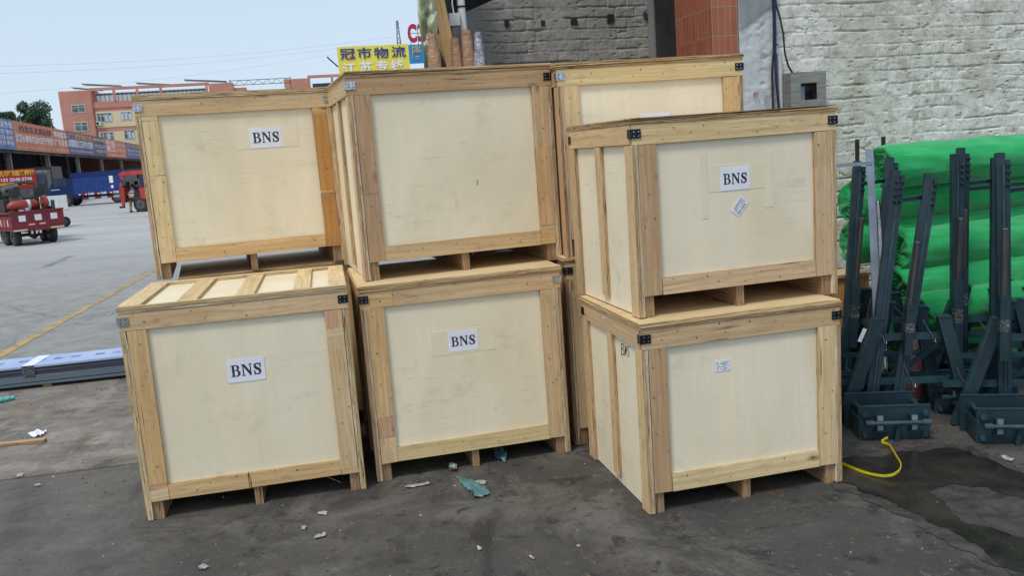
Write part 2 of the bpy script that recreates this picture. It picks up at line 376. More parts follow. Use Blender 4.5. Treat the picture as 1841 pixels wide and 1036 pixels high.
    oil = ramp(t, noise(t, coords(t, rand=False, scale=(1.6, .8, 1), loc=(9, 4, 0)), 1.1, 5, .62, .8), [(.58, 0.), (.68, .75)])
    c = mix(t, mth(t, 'MULTIPLY', oil, nearf), c, (.022, .022, .022, 1))
    c = mix(t, ramp(t, fine, [(.35, .35), (.5, 0.)]), c, mix(t, .5, c, (.01, .01, .01, 1)))
    c = mix(t, mth(t, 'MULTIPLY', ramp(t, vf, [(.62, 0.), (.72, .6)]), nearf), c, (.34, .32, .29, 1))
    # cracks
    vo = N(t, 'TexVoronoi', feature='DISTANCE_TO_EDGE'); vo.inputs['Scale'].default_value = .33
    dv = N(t, 'VectorMath', operation='ADD'); cm = N(t, 'CombineXYZ'); L(t, mth(t, 'MULTIPLY', mid, .9), cm.inputs[0]); L(t, mth(t, 'MULTIPLY', streak, .9), cm.inputs[1])
    L(t, P, dv.inputs[0]); L(t, cm.outputs[0], dv.inputs[1]); L(t, dv.outputs[0], vo.inputs['Vector'])
    ck = mth(t, 'MULTIPLY', ramp(t, vo.outputs['Distance'], [(.002, .6), (.006, 0.)]), ramp(t, big, [(.45, 0.), (.55, 1.)]))
    c = mix(t, ck, c, (.02, .02, .02, 1))
    L(t, c, b.inputs['Base Color'])
    L(t, ramp(t, mid, [(.3, .55), (.7, .85)]), b.inputs['Roughness']); b.inputs['Specular IOR Level'].default_value = .3
    h = mth(t, 'ADD', mth(t, 'MULTIPLY', fine, .5), mth(t, 'ADD', mid, mth(t, 'MULTIPLY', jf, -2)))
    bump(t, h, b, .7, .011)
    return m
M['ground'] = ground_mat()
g = MB()
g.face([(-700, -60, 0), (700, -60, 0), (700, 1400, 0), (-700, 1400, 0)], M['ground'])
tag(g.build('ground'), kind='structure')

# yellow bay line, worn
def line_mat():
    m, t, b = newmat('worn_yellow_paint'); P = coords(t, rand=False)
    f = ramp(t, noise(t, P, 5, 7, .7, .3), [(.4, 0.), (.56, 1.)])
    L(t, mix(t, f, (.22, .20, .17, 1), (.50, .34, .10, 1)), b.inputs['Base Color']); b.inputs['Roughness'].default_value = .8; return m
M['line'] = line_mat()
a_, b_ = gr(0, 640), gr(270, 490); d_ = (b_-a_).normalized(); n_ = Vector((-d_.y, d_.x, 0))
g = MB(); p0 = a_-d_*6; p1 = b_+d_*22
K = 30
for i in range(K):
    q0 = p0+(p1-p0)*i/K; q1 = p0+(p1-p0)*(i+1)/K
    g.face([q0-n_*.06+Vector((0, 0, .004)), q1-n_*.06+Vector((0, 0, .004)), q1+n_*.06+Vector((0, 0, .004)), q0+n_*.06+Vector((0, 0, .004))], M['line'])
tag(g.build('yellow_road_marking'), kind='structure')

# puddle
def puddle_mat():
    m, t, b = newmat('wet_concrete'); P = coords(t, rand=False)
    n = noise(t, P, 3.5, 6, .65, .4)
    L(t, mix(t, ramp(t, n, [(.35, 0.), (.65, 1.)]), (.011, .010, .009, 1), (.038, .031, .024, 1)), b.inputs['Base Color'])
    L(t, ramp(t, n, [(.36, .10), (.60, .42)]), b.inputs['Roughness'])
    bump(t, noise(t, P, 30, 5), b, .12, .002); return m
M['puddle'] = puddle_mat()
PUD = [(1495, 832), (1530, 822), (1560, 824), (1600, 819), (1630, 813), (1680, 810), (1715, 809), (1745, 816), (1775, 826), (1800, 838), (1841, 856), (1990, 890), (1990, 925), (1841, 899), (1800, 888), (1775, 876), (1745, 880), (1720, 873), (1700, 871),
       (1684, 878), (1672, 886), (1690, 900), (1712, 918), (1722, 934), (1742, 943), (1775, 948), (1800, 957), (1841, 972), (1990, 1010), (1990, 1110), (1841, 1032), (1800, 1016), (1768, 1000), (1760, 985), (1735, 968), (1700, 953), (1672, 942), (1640, 922), (1612, 908), (1585, 902), (1560, 888), (1545, 884), (1528, 870), (1500, 868)]
def ragged(poly, amp, n, seed, z, w2=True):
    r_ = random.Random(seed); P = [gr(*p) if w2 else Vector(p) for p in poly]; out = []
    for i, p in enumerate(P):
        q = P[(i+1) % len(P)]; k = max(1, int((q-p).length/n))
        for j in range(k):
            v = p.lerp(q, j/k); e = mnoise.noise(v*9+Vector((seed, 0, 0)))*amp+r_.uniform(-.3, .3)*amp
            nn = Vector((-(q-p).y, (q-p).x, 0)).normalized(); v = v+nn*e; v.z = z; out.append(v)
    return out
def poly_obj(name, pts, mat):
    from mathutils.geometry import tessellate_polygon
    tr = tessellate_polygon([pts]); g = MB(); g.idx([tuple(p) for p in pts], tr, mat); return g.build(name)
c0_ = [sum(p[0] for p in PUD)/len(PUD), sum(p[1] for p in PUD)/len(PUD)]
def damp_mat():
    m, t, b = newmat('damp_concrete'); P = coords(t, rand=False)
    L(t, mix(t, ramp(t, noise(t, P, 8, 7, .7, .4), [(.38, 0.), (.62, 1.)]), (.028, .026, .024, 1), (.080, .073, .064, 1)), b.inputs['Base Color']); b.inputs['Roughness'].default_value = .5
    bump(t, noise(t, P, 38, 6), b, .5, .006); return m
M['damp'] = damp_mat()
DP = [(1490, 818), (1530, 812), (1560, 812), (1600, 808), (1680, 799), (1745, 803), (1800, 826), (1841, 846), (2000, 880), (2000, 1125), (1841, 1042), (1760, 1006), (1690, 968), (1630, 932), (1600, 920), (1555, 899), (1500, 880)]
d_o = poly_obj('damp_patch', ragged(DP, .035, .02, 8, .0035), M['damp']); tag(d_o, kind='structure')
po = poly_obj('puddle', ragged(PUD, .03, .02, 3, .0055), M['puddle']); tag(po, kind='structure')
for v in po.data.polygons:
    if v.normal.z < 0: v.flip() if hasattr(v, 'flip') else None

# ---------------------------------------------------------------- CRATES
TN = dict(pale=lin(230, 212, 176), tan=lin(218, 194, 156), brown=lin(196, 168, 136), orange=lin(202, 154, 96), warm=lin(222, 192, 144), yel=lin(230, 211, 168), pink=lin(216, 178, 148))
PT = lin(244, 233, 207)
def tv(t, a=.06):
    k = 1+rnd.uniform(-a, a); return (t[0]*k, t[1]*k*(1+rnd.uniform(-.02, .02)), t[2]*k*(1+rnd.uniform(-.04, .04)), 1)
def nails(mb, x0, x1, z0, z1, y, horiz=True, side=False, n=None):
    Ln = (x1-x0) if horiz else (z1-z0); n = n or max(2, int(Ln/.075))
    for i in range(n):
        if rnd.random() < .18: continue
        f = (i+.5+rnd.uniform(-.42, .42))/n
        row = .25 if i % 2 else .75
        row += rnd.uniform(-.16, .2) if i % 2 else rnd.uniform(-.12, .3)
        if horiz: x = x0+(x1-x0)*f; z = z0+(z1-z0)*row
        else: z = z0+(z1-z0)*f; x = x0+(x1-x0)*row
        rr = rnd.uniform(.0018, .0040)
        if side: mb.disc((y-.0012, x, z), rr, (-1, 0, 0), M['nail'], 6)
        else: mb.disc((x, y-.0012, z), rr, (0, -1, 0), M['nail'], 6)
def crate(name_label, base, yaw, Wd, D, H, tones, group='plywood crates stacked in the yard', slats=True, clips=('clip_dark', 'clip_dark'), slatx=None, panel=PT, seg=None):
    root = empty('plywood_crate', base, yaw, name_label, 'crate', group)
    J = .0017; bt = .018; sp = .012; bw = .088; sk = .098; T = {k: TN[v] for k, v in tones.items()}
    bd, pl = M['board'], M['ply']
    lidz = H-.03
    xi0, xi1 = bt+sp, Wd-bt-sp
    # skids
    for i, xc in enumerate((xi0+.026, Wd/2, xi1-.026)):
        g = MB(); hw = .024 if i != 1 else .02
        for k in range(3):
            x0 = xc-hw+2*hw*k/3
            g.box((x0+.0004, .014+rnd.uniform(0, .003), .0), (x0+2*hw/3-.0004, D-.02, sk), pl, pl, tv(TN['brown'], .12))
        g.build('skid', root)
    # floor
    g = MB(); g.box((xi0+.001, .03, sk+.001), (xi1-.001, D-.03, sk+.015), M['board'], pl, tv(TN['tan'])); g.build('floor_panel', root)
    # front and back panels with frame boards
    z0 = sk+.001
    for side in (0, 1):
        g = MB(); y = .0 if side == 0 else D
        ya, yb = (bt, bt+sp) if side == 0 else (D-bt-sp, D-bt)
        g.box((xi0+.001, ya, z0), (xi1-.001, yb, lidz-.001), M['panel'], pl, panel); g.build('front_panel' if side == 0 else 'back_panel', root)
        fa, fb = (0, bt-.001) if side == 0 else (D-bt+.001, D)
        def fboard(x0, x1, za, zb, tone, hz, role):
            if side: role = None
            q = MB()
            segs = [(0., 1., tone)] if not (seg and role in seg) else [(q0, q1, TN[q2]) for q0, q1, q2 in seg[role]]
            dy = rnd.uniform(0, .0015)
            for s0, s1, tn in segs:
                if hz: q.box((x0+(x1-x0)*s0+.0005, fa+dy, za), (x0+(x1-x0)*s1-.0005, fb, zb), bd, pl, tv(tn), J)
                else: q.box((x0, fa+dy, za+(zb-za)*s0+.0005), (x1, fb, za+(zb-za)*s1-.0005), bd, pl, tv(tn), J)
            if side == 0: nails(q, x0+.01, x1-.01, za+.01, zb-.01, fa+dy-J, hz)
            q.build('frame_board', root)
        zt = lidz-.001-bw
        fboard(.001, Wd-.001, zt, lidz-.001, T['top'], True, 'top')
        fboard(xi0+.001, xi0+bw, z0, zt-.001, T['left'], False, 'left')
        fboard(xi1-bw, xi1-.001, z0, zt-.001, T['right'], False, 'right')
        fboard(xi0+bw+.001, xi1-bw-.001, z0, z0+bw*.9, T['bot'], True, 'bot')
    # sides: panel down to the ground, boards outside it
    for side in (0, 1):
        g = MB(); xa, xb = (bt, bt+sp-.001) if side == 0 else (xi1+.001, Wd-bt)
        g.box((xa, .001, .004), (xb, D-.001, lidz-bw-.002), M['panel'], pl, panel); g.build('side_panel', root)
        xo0, xo1 = (0, bt-.001) if side == 0 else (Wd-bt+.001, Wd)
        nx = 0. if side == 0 else None
        q = MB(); q.box((xo0, .0 + bt, lidz-bw), (xo1+ (sp if side == 0 else 0), D-bt, lidz-.001), bd, pl, tv(T['side']), J)
        if side == 0: nails(q, .03, D-.03, lidz-bw+.01, lidz-.01, -J, True, True)
        q.build('side_board', root)
        for k, (ya, yb, zb) in enumerate(((.0015, bw, .0), (D*.5-bw*.4, D*.5+bw*.4, .045), (D-bw, D-.0015, .0))):
            q = MB(); q.box((xo0, ya, zb+.003), (xo1, yb, lidz-bw-.002), bd, pl, tv(T['side'], .1), J)
            if side == 0: nails(q, ya+.01, yb-.01, .03, lidz-bw-.02, -J, False, True)
            q.build('side_board', root)
    # lid
    g = MB(); ov = .004
    g.box((-ov, -ov, lidz), (Wd+ov, D+ov, lidz+.011), M['board'] if not slats else M['panel'], pl, panel if slats else tv(TN['tan']), J); lid = g.build('lid', root)
    if slats:
        q = MB(); q.box((-ov, -ov-.002, lidz+.0115), (Wd+ov, .026, H), bd, pl, tv(TN['yel']), J); q.build('lid_board', lid)
        q = MB(); q.box((-ov, D-.05, lidz+.0115), (Wd+ov, D+ov, H), bd, pl, tv(TN['yel']), J); q.build('lid_board', lid)
        for f0, f1 in (slatx or ((0, .09), (.25, .335), (.5, .585), (.76, .835), (.92, 1.))):
            q = MB(); q.box((-ov+(Wd+2*ov)*f0, .028, lidz+.0115), (-ov+(Wd+2*ov)*f1, D-.052, H-rnd.uniform(0, .002)), bd, pl, tv(TN['yel'], .1), J); q.build('lid_board', lid)
    else:
        q = MB(); q.box((-ov-.003, -ov-.003, lidz+.012), (Wd+ov+.003, D+ov, lidz+.0215), bd, pl, tv(TN['tan']), J*2); q.build('lid_board', lid)
        q = MB(); q.box((-ov, -ov+.001, lidz+.0225), (Wd+ov-.002, D+ov, H), bd, pl, tv(TN['yel']), J*2); q.build('lid_board', lid)
    # corner clips
    for i, cl in enumerate(clips):
        g = MB(); mt = M[cl]; zc = lidz-.042
        if i == 0:
            g.box((-.004, -.0045, zc-.019), (.045, -.0025, zc+.021), mt, M4=None); g.box((-.0065, -.0045, zc-.019), (-.0045, .03, zc+.021), mt)
            for qx, qz in ((.012, .01), (.034, .01), (.012, -.009), (.034, -.009)): g.disc((qx, -.0045, zc+qz), .0032, (0, -1, 0), M['clip_bright'] if cl == 'clip_dark' else M['clip_dark'], 8, .0012)
        else:
            g.box((Wd-.045, -.0045, zc-.019), (Wd+.004, -.0025, zc+.021), mt); g.box((Wd+.0045, -.0045, zc-.019), (Wd+.0065, .03, zc+.021), mt)
            for qx, qz in ((-.012, .01), (-.034, .01), (-.012, -.009), (-.034, -.009)): g.disc((Wd+qx, -.0045, zc+qz), .0032, (0, -1, 0), M['clip_bright'] if cl == 'clip_dark' else M['clip_dark'], 8, .0012)
        g.build('corner_clip', root)
    if True:   # rear clip on the side we can see
        g = MB(); g.box((-.0045, D-.05, lidz-.065), (-.0025, D-.012, lidz-.025), M['clip_dark']); g.build('corner_clip', root)
    return root
PAN_Y = .018
def sheet(root, name, px, base, yaw, w_, h_, mat, tilt=0., lift=.001):
    u_, z_ = hit(px[0], px[1], (base[0]+PAN_Y*-math.sin(yaw), base[1]+PAN_Y*math.cos(yaw), 0), yaw); z_ -= base[2]
    g = MB(); g.box((-w_/2, -.0006, -h_/2), (w_/2, .0004, h_/2), mat)
    o = g.build(name, root, (u_, PAN_Y-lift, z_), (0, tilt, 0)); return o
def bns_label(root, px, base, yaw, w_, h_, tilt=0.):
    o = sheet(root, 'paper_label', px, base, yaw, w_, h_, M['paper'], tilt, .002)
    mes = bns_mesh(w_*.80, Matrix.Translation((0, -.0012, 0)) @ FACE)
    join_me('lettering', mes, [M['ink']], o)
    return o
def small_label(root, px, base, yaw, w_, h_, tilt=0., seed=1):
    o = sheet(root, 'shipping_label', px, base, yaw, w_, h_, M['paper'], tilt, .002); g = MB(); r_ = random.Random(seed)
    for k, z in enumerate((.34, .2, .06, -.08, -.26, -.36)):
        x = -.4
        while x < .38:
            ln = r_.uniform(.03, .12)
            if r_.random() < .8: g.box((x*w_, -.0012, z*h_-.002), (min(.42, x+ln)*w_, -.0008, z*h_+.0014), M['ink'] if k in (1, 4) else M['greyink'])
            x += ln+.03
    g.build('lettering', o); return o
CR = {}
spec = {  # position and yaw from the survey of the corner pixels
 'A': ((-1.900, 4.081), .203, 1.085, .89, 1.091), 'D': ((-.790, 4.382), .232, 1.084, .856, 1.063),
 'F': ((.554, 3.727), .224, .997, .856, .900), 'H': ((.299, 4.732), .189, 1.076, .856, 1.087),
 'B': ((-2.072, 5.020), .326, 1.112, .856, 1.068), 'C': ((-.772, 4.530), .303, 1.122, .93, 1.092),
 'E': ((.569, 3.827), .252, 1.034, .856, .901), 'G': ((.323, 4.749), .189, 1.076, .856, 1.053)}
base = {k: Vector((v[0][0], v[0][1], 0)) for k, v in spec.items()}
base['B'].z = 1.091+.002; base['C'].z = 1.063+.002; base['E'].z = .902; base['G'].z = 1.089
def mk(k, label, tones, **kw):
    (p, yaw, W_, D_, H_) = spec[k]
    CR[k] = crate(label, base[k], yaw, W_, D_, H_, tones, **kw); return CR[k], base[k], yaw
A, bA, yA = mk('A', 'bottom left crate with slatted lid in view and a BNS label on its front', dict(top='tan', left='warm', right='tan', bot='warm', side='yel'), clips=('clip_bright', 'clip_dark'), seg=dict(left=[(0, .07, 'yel'), (.07, .10, 'pink'), (.10, 1, 'warm')], right=[(0, .03, 'tan'), (.03, .83, 'tan'), (.83, .89, 'yel'), (.89, 1, 'pink')], bot=[(0, .455, 'warm'), (.455, .475, 'yel'), (.475, 1, 'warm')]))
bns_label(A, (442.5, 665), bA, yA, .183, .118)
B, bB, yB = mk('B', 'top left crate with an orange brown right post and a BNS label', dict(top='tan', left='yel', right='orange', bot='warm', side='tan'), clips=('clip_bright', 'clip_bright'), seg=dict(left=[(0, .6, 'yel'), (.6, .97, 'yel'), (.97, 1, 'pale')], right=[(0, .385, 'orange'), (.385, .405, 'yel'), (.405, .95, 'orange'), (.95, 1, 'warm')]))
bns_label(B, (478, 246.5), bB, yB, .190, .122); sheet(B, 'packing_tape', (480, 246), bB, yB, .36, .13, M['tape'], lift=.0008)
Cc, bC, yC = mk('C', 'upper middle crate with brown top rail and no label', dict(top='brown', left='brown', right='warm', bot='tan', side='tan'), clips=('clip_bright', 'clip_dark'), slats=False, seg=dict(left=[(0, .415, 'brown'), (.415, 1, 'brown')], right=[(0, .095, 'warm'), (.095, .12, 'yel'), (.12, .62, 'warm'), (.62, 1, 'tan')]))
Dd, bD, yD = mk('D', 'lower middle crate with a BNS label taped on its front panel', dict(top='tan', left='warm', right='tan', bot='yel', side='tan'), clips=('clip_dark', 'clip_bright'), slats=False, seg=dict(left=[(0, .17, 'yel'), (.17, .30, 'pink'), (.30, 1, 'warm')], top=[(0, .16, 'warm'), (.16, 1, 'tan')]))
bns_label(Dd, (832.5, 612.5), bD, yD, .162, .112); sheet(Dd, 'packing_tape', (833, 613), bD, yD, .345, .132, M['tape'], lift=.0008)
Ee, bE, yE = mk('E', 'upper right crate with a BNS label above a tilted shipping sticker', dict(top='yel', left='brown', right='tan', bot='tan', side='tan'), slats=False, seg=dict(right=[(0, .76, 'tan'), (.76, 1, 'tan')]))
bns_label(Ee, (1321, 320.5), bE, yE, .150, .106); sheet(Ee, 'packing_tape', (1266, 330), bE, yE, .034, .32, M['tape']); sheet(Ee, 'packing_tape', (1382, 322), bE, yE, .042, .26, M['tape'])
sheet(Ee, 'packing_tape', (1324, 318), bE, yE, .29, .12, M['tape'], lift=.0006); small_label(Ee, (1329.5, 370.5), bE, yE, .085, .052, R(-50))
Ff, bF, yF = mk('F', 'lower right crate with handwritten letters on its left side', dict(top='tan', left='brown', right='yel', bot='yel', side='tan'), slats=False)
small_label(Ff, (1299, 657.5), bF, yF, .078, .052, 0, 5)
Gg, bG, yG = mk('G', 'rear crate by the tiled pillar, standing behind the upper right crate', dict(top='yel', left='yel', right='warm', bot='yel', side='brown'), clips=('clip_bright', 'clip_dark'), slats=False)
bns_label(Gg, (1178, 222), bG, yG, .175, .115)
mk('H', 'rear bottom crate seen as a narrow strip between the middle and right stacks', dict(top='tan', left='tan', right='warm', bot='yel', side='brown'), slats=False)
# the crate that carries the top left one, almost wholly hidden behind the bottom left crate
hb = Vector((-1.975, 5.10, 0)); cI = crate('crate behind the bottom left one, only its lid edge showing', hb, .331, 1.101, .856, 1.089, dict(top='tan', left='tan', right='tan', bot='tan', side='tan'), slats=False)

# handwriting on the left side of crate F
def hand(root, b0, yaw):
    n = Vector((-math.sin(yaw), math.cos(yaw), 0))
    def yz(px, py):       # hit the side plane x = .018
        P0 = Vector(b0)+Vector((math.cos(yaw), math.sin(yaw), 0))*.018
        nn = Vector((math.cos(yaw), math.sin(yaw), 0)); d = ray(px, py); k = (P0-CAMP).dot(nn)/d.dot(nn); q = CAMP+d*k-P0
        return q.dot(n), q.z
    strokes = [[(1117.5, 618), (1117.5, 629), (1118, 639)], [(1117.5, 618), (1121, 619), (1122, 624), (1118.5, 627), (1122, 630), (1122.5, 636), (1118, 639)],
               [(1124, 640), (1124.5, 622), (1126.5, 638), (1127, 623)], [(1131.5, 624), (1129.5, 624), (1129, 630), (1131.5, 634), (1131, 640), (1128.5, 641)]]
    g = MB()
    for s_ in strokes:
        pts = [(.0165,)+yz(*p) for p in s_]; g.tube(pts, .0017, M['ink'], 5, smooth=False)
    g.build('handwriting', root)
hand(Ff, bF, yF)
# pencil dash on crate C
u_, z_ = hit(858, 328, (bC.x-.018*math.sin(yC), bC.y+.018*math.cos(yC), 0), yC)
g = MB(); g.box((u_-.0015, .0165, z_-bC.z-.014), (u_+.0015, .0178, z_-bC.z+.014), M['ink']); g.build('pencil_mark', Cc)
# ---------------------------------------------------------------- BUILDING ON THE RIGHT (facade plane through PW0, yaw YW)
import numpy as np
PW0 = Vector((2.1, 6.5, 0)); YW = R(15)
def fs(px, py=60, dy=0.): # distance along the facade (or a plane dy behind it), height
    n = Vector((-math.sin(YW), math.cos(YW), 0)); return hit(px, py, PW0+n*dy, YW)
def vnoise(x, z, f, seed):
    r_ = np.random.RandomState(seed); T = r_.rand(128, 128)
    x = x*f; z = z*f; xi = np.floor(x).astype(int); zi = np.floor(z).astype(int); fx = x-xi; fz = z-zi
    fx = fx*fx*(3-2*fx); fz = fz*fz*(3-2*fz); g = lambda a, b: T[a % 128, b % 128]
    return (g(xi, zi)*(1-fx)*(1-fz)+g(xi+1, zi)*fx*(1-fz)+g(xi, zi+1)*(1-fx)*fz+g(xi+1, zi+1)*fx*fz)-.5
def fbm(x, z, f, seed, o=4):
    return sum(vnoise(x, z, f*2**k, seed+k)*.5**k for k in range(o))
def relief(name, parent, x0, x1, z0, z1, res, mat, y=0., bh=.1, bl=.205, depth=.006, rough=.003, seed=1, cut=None):
    nx = int((x1-x0)/res)+1; nz = int((z1-z0)/res)+1
    X, Z = np.meshgrid(np.linspace(x0, x1, nx), np.linspace(z0, z1, nz))
    zz = Z+.012*fbm(X, Z, 3, seed+20)+.006*fbm(X, Z, 14, seed+21, 2); rj = zz/bh; row = np.floor(rj); fz = rj-row
    xx = X+.5*bl*(row % 2)+.04*vnoise(row*3.7, row*0, 1, seed+5)+.01*fbm(X, Z, 12, seed+9, 2); rx = xx/bl; fx = rx-np.floor(rx)
    ez = np.minimum(fz, 1-fz)*bh; ex = np.minimum(fx, 1-fx)*bl
    jw = .007+.006*(fbm(X, Z, 5, seed+30)+.3).clip(0, 1)
    open_ = ((fbm(X, Z, 2.2, seed+40, 3)+.08)*5).clip(0, 1)       # where the joints are open rather than smeared over
    jz = (1-(ez/jw)).clip(0, 1); jx = (1-(ex/jw)).clip(0, 1)*.85
    deep = ((fbm(X, Z*3, 1.6, seed+50, 3)-.17)*14).clip(0, 1)
    rough2 = rough
    h = -depth*np.maximum(jz, jx)*(.25+.75*open_) - .022*jz*deep
    off = vnoise(row*5.1+3, np.floor(rx)*2.3, 1, seed+60)*.006
    h += off*(1-np.maximum(jz, jx)) + rough*fbm(X, Z, 6, seed+70, 3)+rough*.9*fbm(X, Z, 30, seed+80, 3)
    pits = ((fbm(X*.6, Z*1.8, 22, seed+90, 3)-.40)*14).clip(0, 1); h -= .008*pits
    sc = ((fbm(X, Z*1.4, 3.1, seed+95, 4)-.10)*9).clip(0, 1); h -= .003*sc   # flaked paint
    Y = y-h
    V = np.stack([X, Y, Z], -1).reshape(-1, 3)
    i = (np.arange(nz-1)[:, None]*nx+np.arange(nx-1)[None, :]).reshape(-1)
    F = np.stack([i, i+1, i+1+nx, i+nx], -1)
    if cut is not None:
        cx = X.reshape(-1)[i]; cz = Z.reshape(-1)[i]; F = F[~cut(cx, cz)]
    me = bpy.data.meshes.new(name); me.vertices.add(len(V)); me.vertices.foreach_set('co', V.astype(np.float32).ravel())
    me.loops.add(F.size); me.loops.foreach_set('vertex_index', F.astype(np.int32).ravel())
    me.polygons.add(len(F)); me.polygons.foreach_set('loop_start', (np.arange(len(F))*4).astype(np.int32)); me.polygons.foreach_set('loop_total', np.full(len(F), 4, np.int32))
    me.polygons.foreach_set('use_smooth', np.ones(len(F), bool)); me.update(calc_edges=True)
    me.materials.append(mat); o = bpy.data.objects.new(name, me); COL.objects.link(o); o.parent = parent; return o
def whitewash():
    m, t, b = newmat('whitewashed_brick'); P = coords(t, rand=False)
    a = noise(t, P, 1.1, 5, .6, .4); c_ = noise(t, P, 7, 6, .7, .3); d = noise(t, P, 45, 5, .7)
    c = mix(t, ramp(t, a, [(.35, 0.), (.65, 1.)]), lin(238, 237, 230), lin(218, 216, 204))
    dm = noise(t, coords(t, rand=False, scale=(1.2, 1, .6), loc=(6, 2, 3)), 1.7, 7, .7, .6); c = mix(t, ramp(t, dm, [(.50, 0.), (.66, .6)]), c, lin(186, 178, 158))
    c = mix(t, ramp(t, c_, [(.48, 0.), (.62, .7)]), c, lin(176, 168, 150))
    st = noise(t, coords(t, rand=False, scale=(9, 9, .8)), 1, 5, .6)
    c = mix(t, ramp(t, st, [(.58, 0.), (.72, .4)]), c, lin(160, 150, 128))
    c = mix(t, ramp(t, d, [(.6, 0.), (.7, .5)]), c, lin(120, 112, 100))
    ck = noise(t, coords(t, rand=False, scale=(1, 1, 3.2), loc=(3, 1, 2)), 4.2, 7, .72, .5); c = mix(t, ramp(t, mth(t, 'ABSOLUTE', mth(t, 'SUBTRACT', ck, .5)), [(.0, .65), (.012, 0.)]), c, lin(104, 92, 80))
    pk = noise(t, coords(t, rand=False, scale=(1, 1, 2.6)), 11, 5, .7)
    c = mix(t, ramp(t, pk, [(.61, 0.), (.66, .85)]), c, lin(112, 92, 78))
    red = mth(t, 'MULTIPLY', ramp(t, noise(t, coords(t, rand=False, scale=(1, 1, 2)), 13, 6, .75), [(.58, 0.), (.62, .8)]), ramp(t, noise(t, P, 1.9, 2), [(.52, 0.), (.58, 1.)]))
    c = mix(t, red, c, lin(168, 92, 74))
    L(t, c, b.inputs['Base Color']); b.inputs['Roughness'].default_value = .9; b.inputs['Specular IOR Level'].default_value = .15
    bump(t, d, b, .35, .003); return m
def greywash(name, c1, c2, c3):
    m, t, b = newmat(name); P = coords(t, rand=False)
    a = noise(t, P, 1.6, 6, .65, .5); d = noise(t, P, 32, 5, .7); st = noise(t, coords(t, rand=False, scale=(6, 6, .5)), 1, 5, .6)
    c = mix(t, ramp(t, a, [(.35, 0.), (.65, 1.)]), c1, c2)
    c = mix(t, ramp(t, st, [(.54, 0.), (.72, .6)]), c, c3); c = mix(t, ramp(t, d, [(.55, 0.), (.7, .5)]), c, c3)
    L(t, c, b.inputs['Base Color']); b.inputs['Roughness'].default_value = .9
    bump(t, d, b, .35, .003); return m
def tilemat():
    m, t, b = newmat('tall_terracotta_tiles'); tc = N(t, 'TexCoord'); s = N(t, 'SeparateXYZ'); L(t, tc.outputs['Object'], s.inputs[0])
    u_ = mth(t, 'SUBTRACT', s.outputs[0], s.outputs[1])
    uu = mth(t, 'FRACT', mth(t, 'DIVIDE', u_, .05)); zz = mth(t, 'FRACT', mth(t, 'DIVIDE', s.outputs[2], .2))
    gu = mth(t, 'MAXIMUM', mth(t, 'LESS_THAN', uu, .07), mth(t, 'GREATER_THAN', uu, .97)); gz = mth(t, 'LESS_THAN', zz, .025); gg = mth(t, 'MAXIMUM', gu, gz)
    wn = N(t, 'TexWhiteNoise', noise_dimensions='2D'); cm = N(t, 'CombineXYZ'); L(t, mth(t, 'FLOOR', mth(t, 'DIVIDE', u_, .05)), cm.inputs[0]); L(t, mth(t, 'FLOOR', mth(t, 'DIVIDE', s.outputs[2], .2)), cm.inputs[1]); L(t, cm.outputs[0], wn.inputs['Vector'])
    c = mix(t, wn.outputs['Value'], lin(176, 98, 66), lin(158, 84, 56)); n = noise(t, tc.outputs['Object'], 9, 5)
    c = mix(t, ramp(t, n, [(.45, 0.), (.75, .5)]), c, lin(176, 120, 100)); c = mix(t, gg, c, lin(150, 140, 128))
    L(t, c, b.inputs['Base Color']); L(t, ramp(t, n, [(.3, .35), (.7, .55)]), b.inputs['Roughness']); bump(t, mth(t, 'SUBTRACT', 1., gg), b, .6, .002); return m
M['white'] = whitewash(); M['greywall'] = greywash('grey_rendered_brick', lin(186, 182, 174), lin(158, 154, 146), lin(112, 108, 100))
M['plaster'] = greywash('patched_white_plaster', lin(214, 217, 218), lin(196, 199, 198), lin(160, 160, 156)); M['cement'] = greywash('grey_cement_render', lin(156, 158, 158), lin(134, 136, 136), lin(104, 104, 102))
M['tiles'] = tilemat(); M['bay_shade'] = simple('dark_interior', lin(58, 58, 58), lin(36, 37, 38), 3, .9); M['roofm'] = simple('roof_sheet', lin(90, 94, 96), lin(70, 72, 74), 3, .7)  # dark_interior: dark colour stands in for shade deep inside the bay
bld = empty('brick_warehouse', PW0, YW, 'whitewashed brick building with open bay, grey inner wall and red tiled pillar', 'building')
sA = fs(1390)[0]; sP = fs(1326)[0]; sT = fs(1278, 60)[0]
relief('brick_wall', bld, sA, sA+2.9, .3, 3.3, .0065, M['white'], 0., seed=3)
g = MB(); g.box((sA, .03, 0), (sA+14, .3, 4.4), M['white']); g.box((sA+2.9, .0, 0), (sA+14, .029, 4.4), M['white']); g.build('wall', bld)
relief('plaster_pier', bld, sP+.005, sA-.005, .3, 3.3, .012, M['plaster'], -.01, bh=9, bl=9, depth=0, rough=.005, seed=12)
g = MB(); g.box((sP+.002, .012, 0), (sA-.002, .3, 4.4), M['plaster']); g.build('plaster_pier', bld)
cz = fs(1360, 45)[1]
g = MB(); g.face([(sP+.01, -.022, cz-.03), (sA-.02, -.022, cz+.13), (sA-.02, -.022, cz+.9), (sP+.01, -.022, cz+.9)], M['cement']); g.face([(sP+.01, -.022, cz-.03), (sP+.01, -.008, cz-.03), (sA-.02, -.008, cz+.13), (sA-.02, -.022, cz+.13)], M['cement']); g.build('cement_patch', bld)
g = MB(); g.box((sT, -.015, 0), (sP, .55, 4.4), M['tiles']); g.build('tiled_pillar', bld)
DB = 2.3; xl = fs(800, 60, DB)[0]; xr = fs(1165, 60, DB)[0]; xr2 = fs(1205, 60, DB)[0]; xd0, zd0 = fs(845, 18, DB); xd1, zd1 = fs(905, -8, DB)
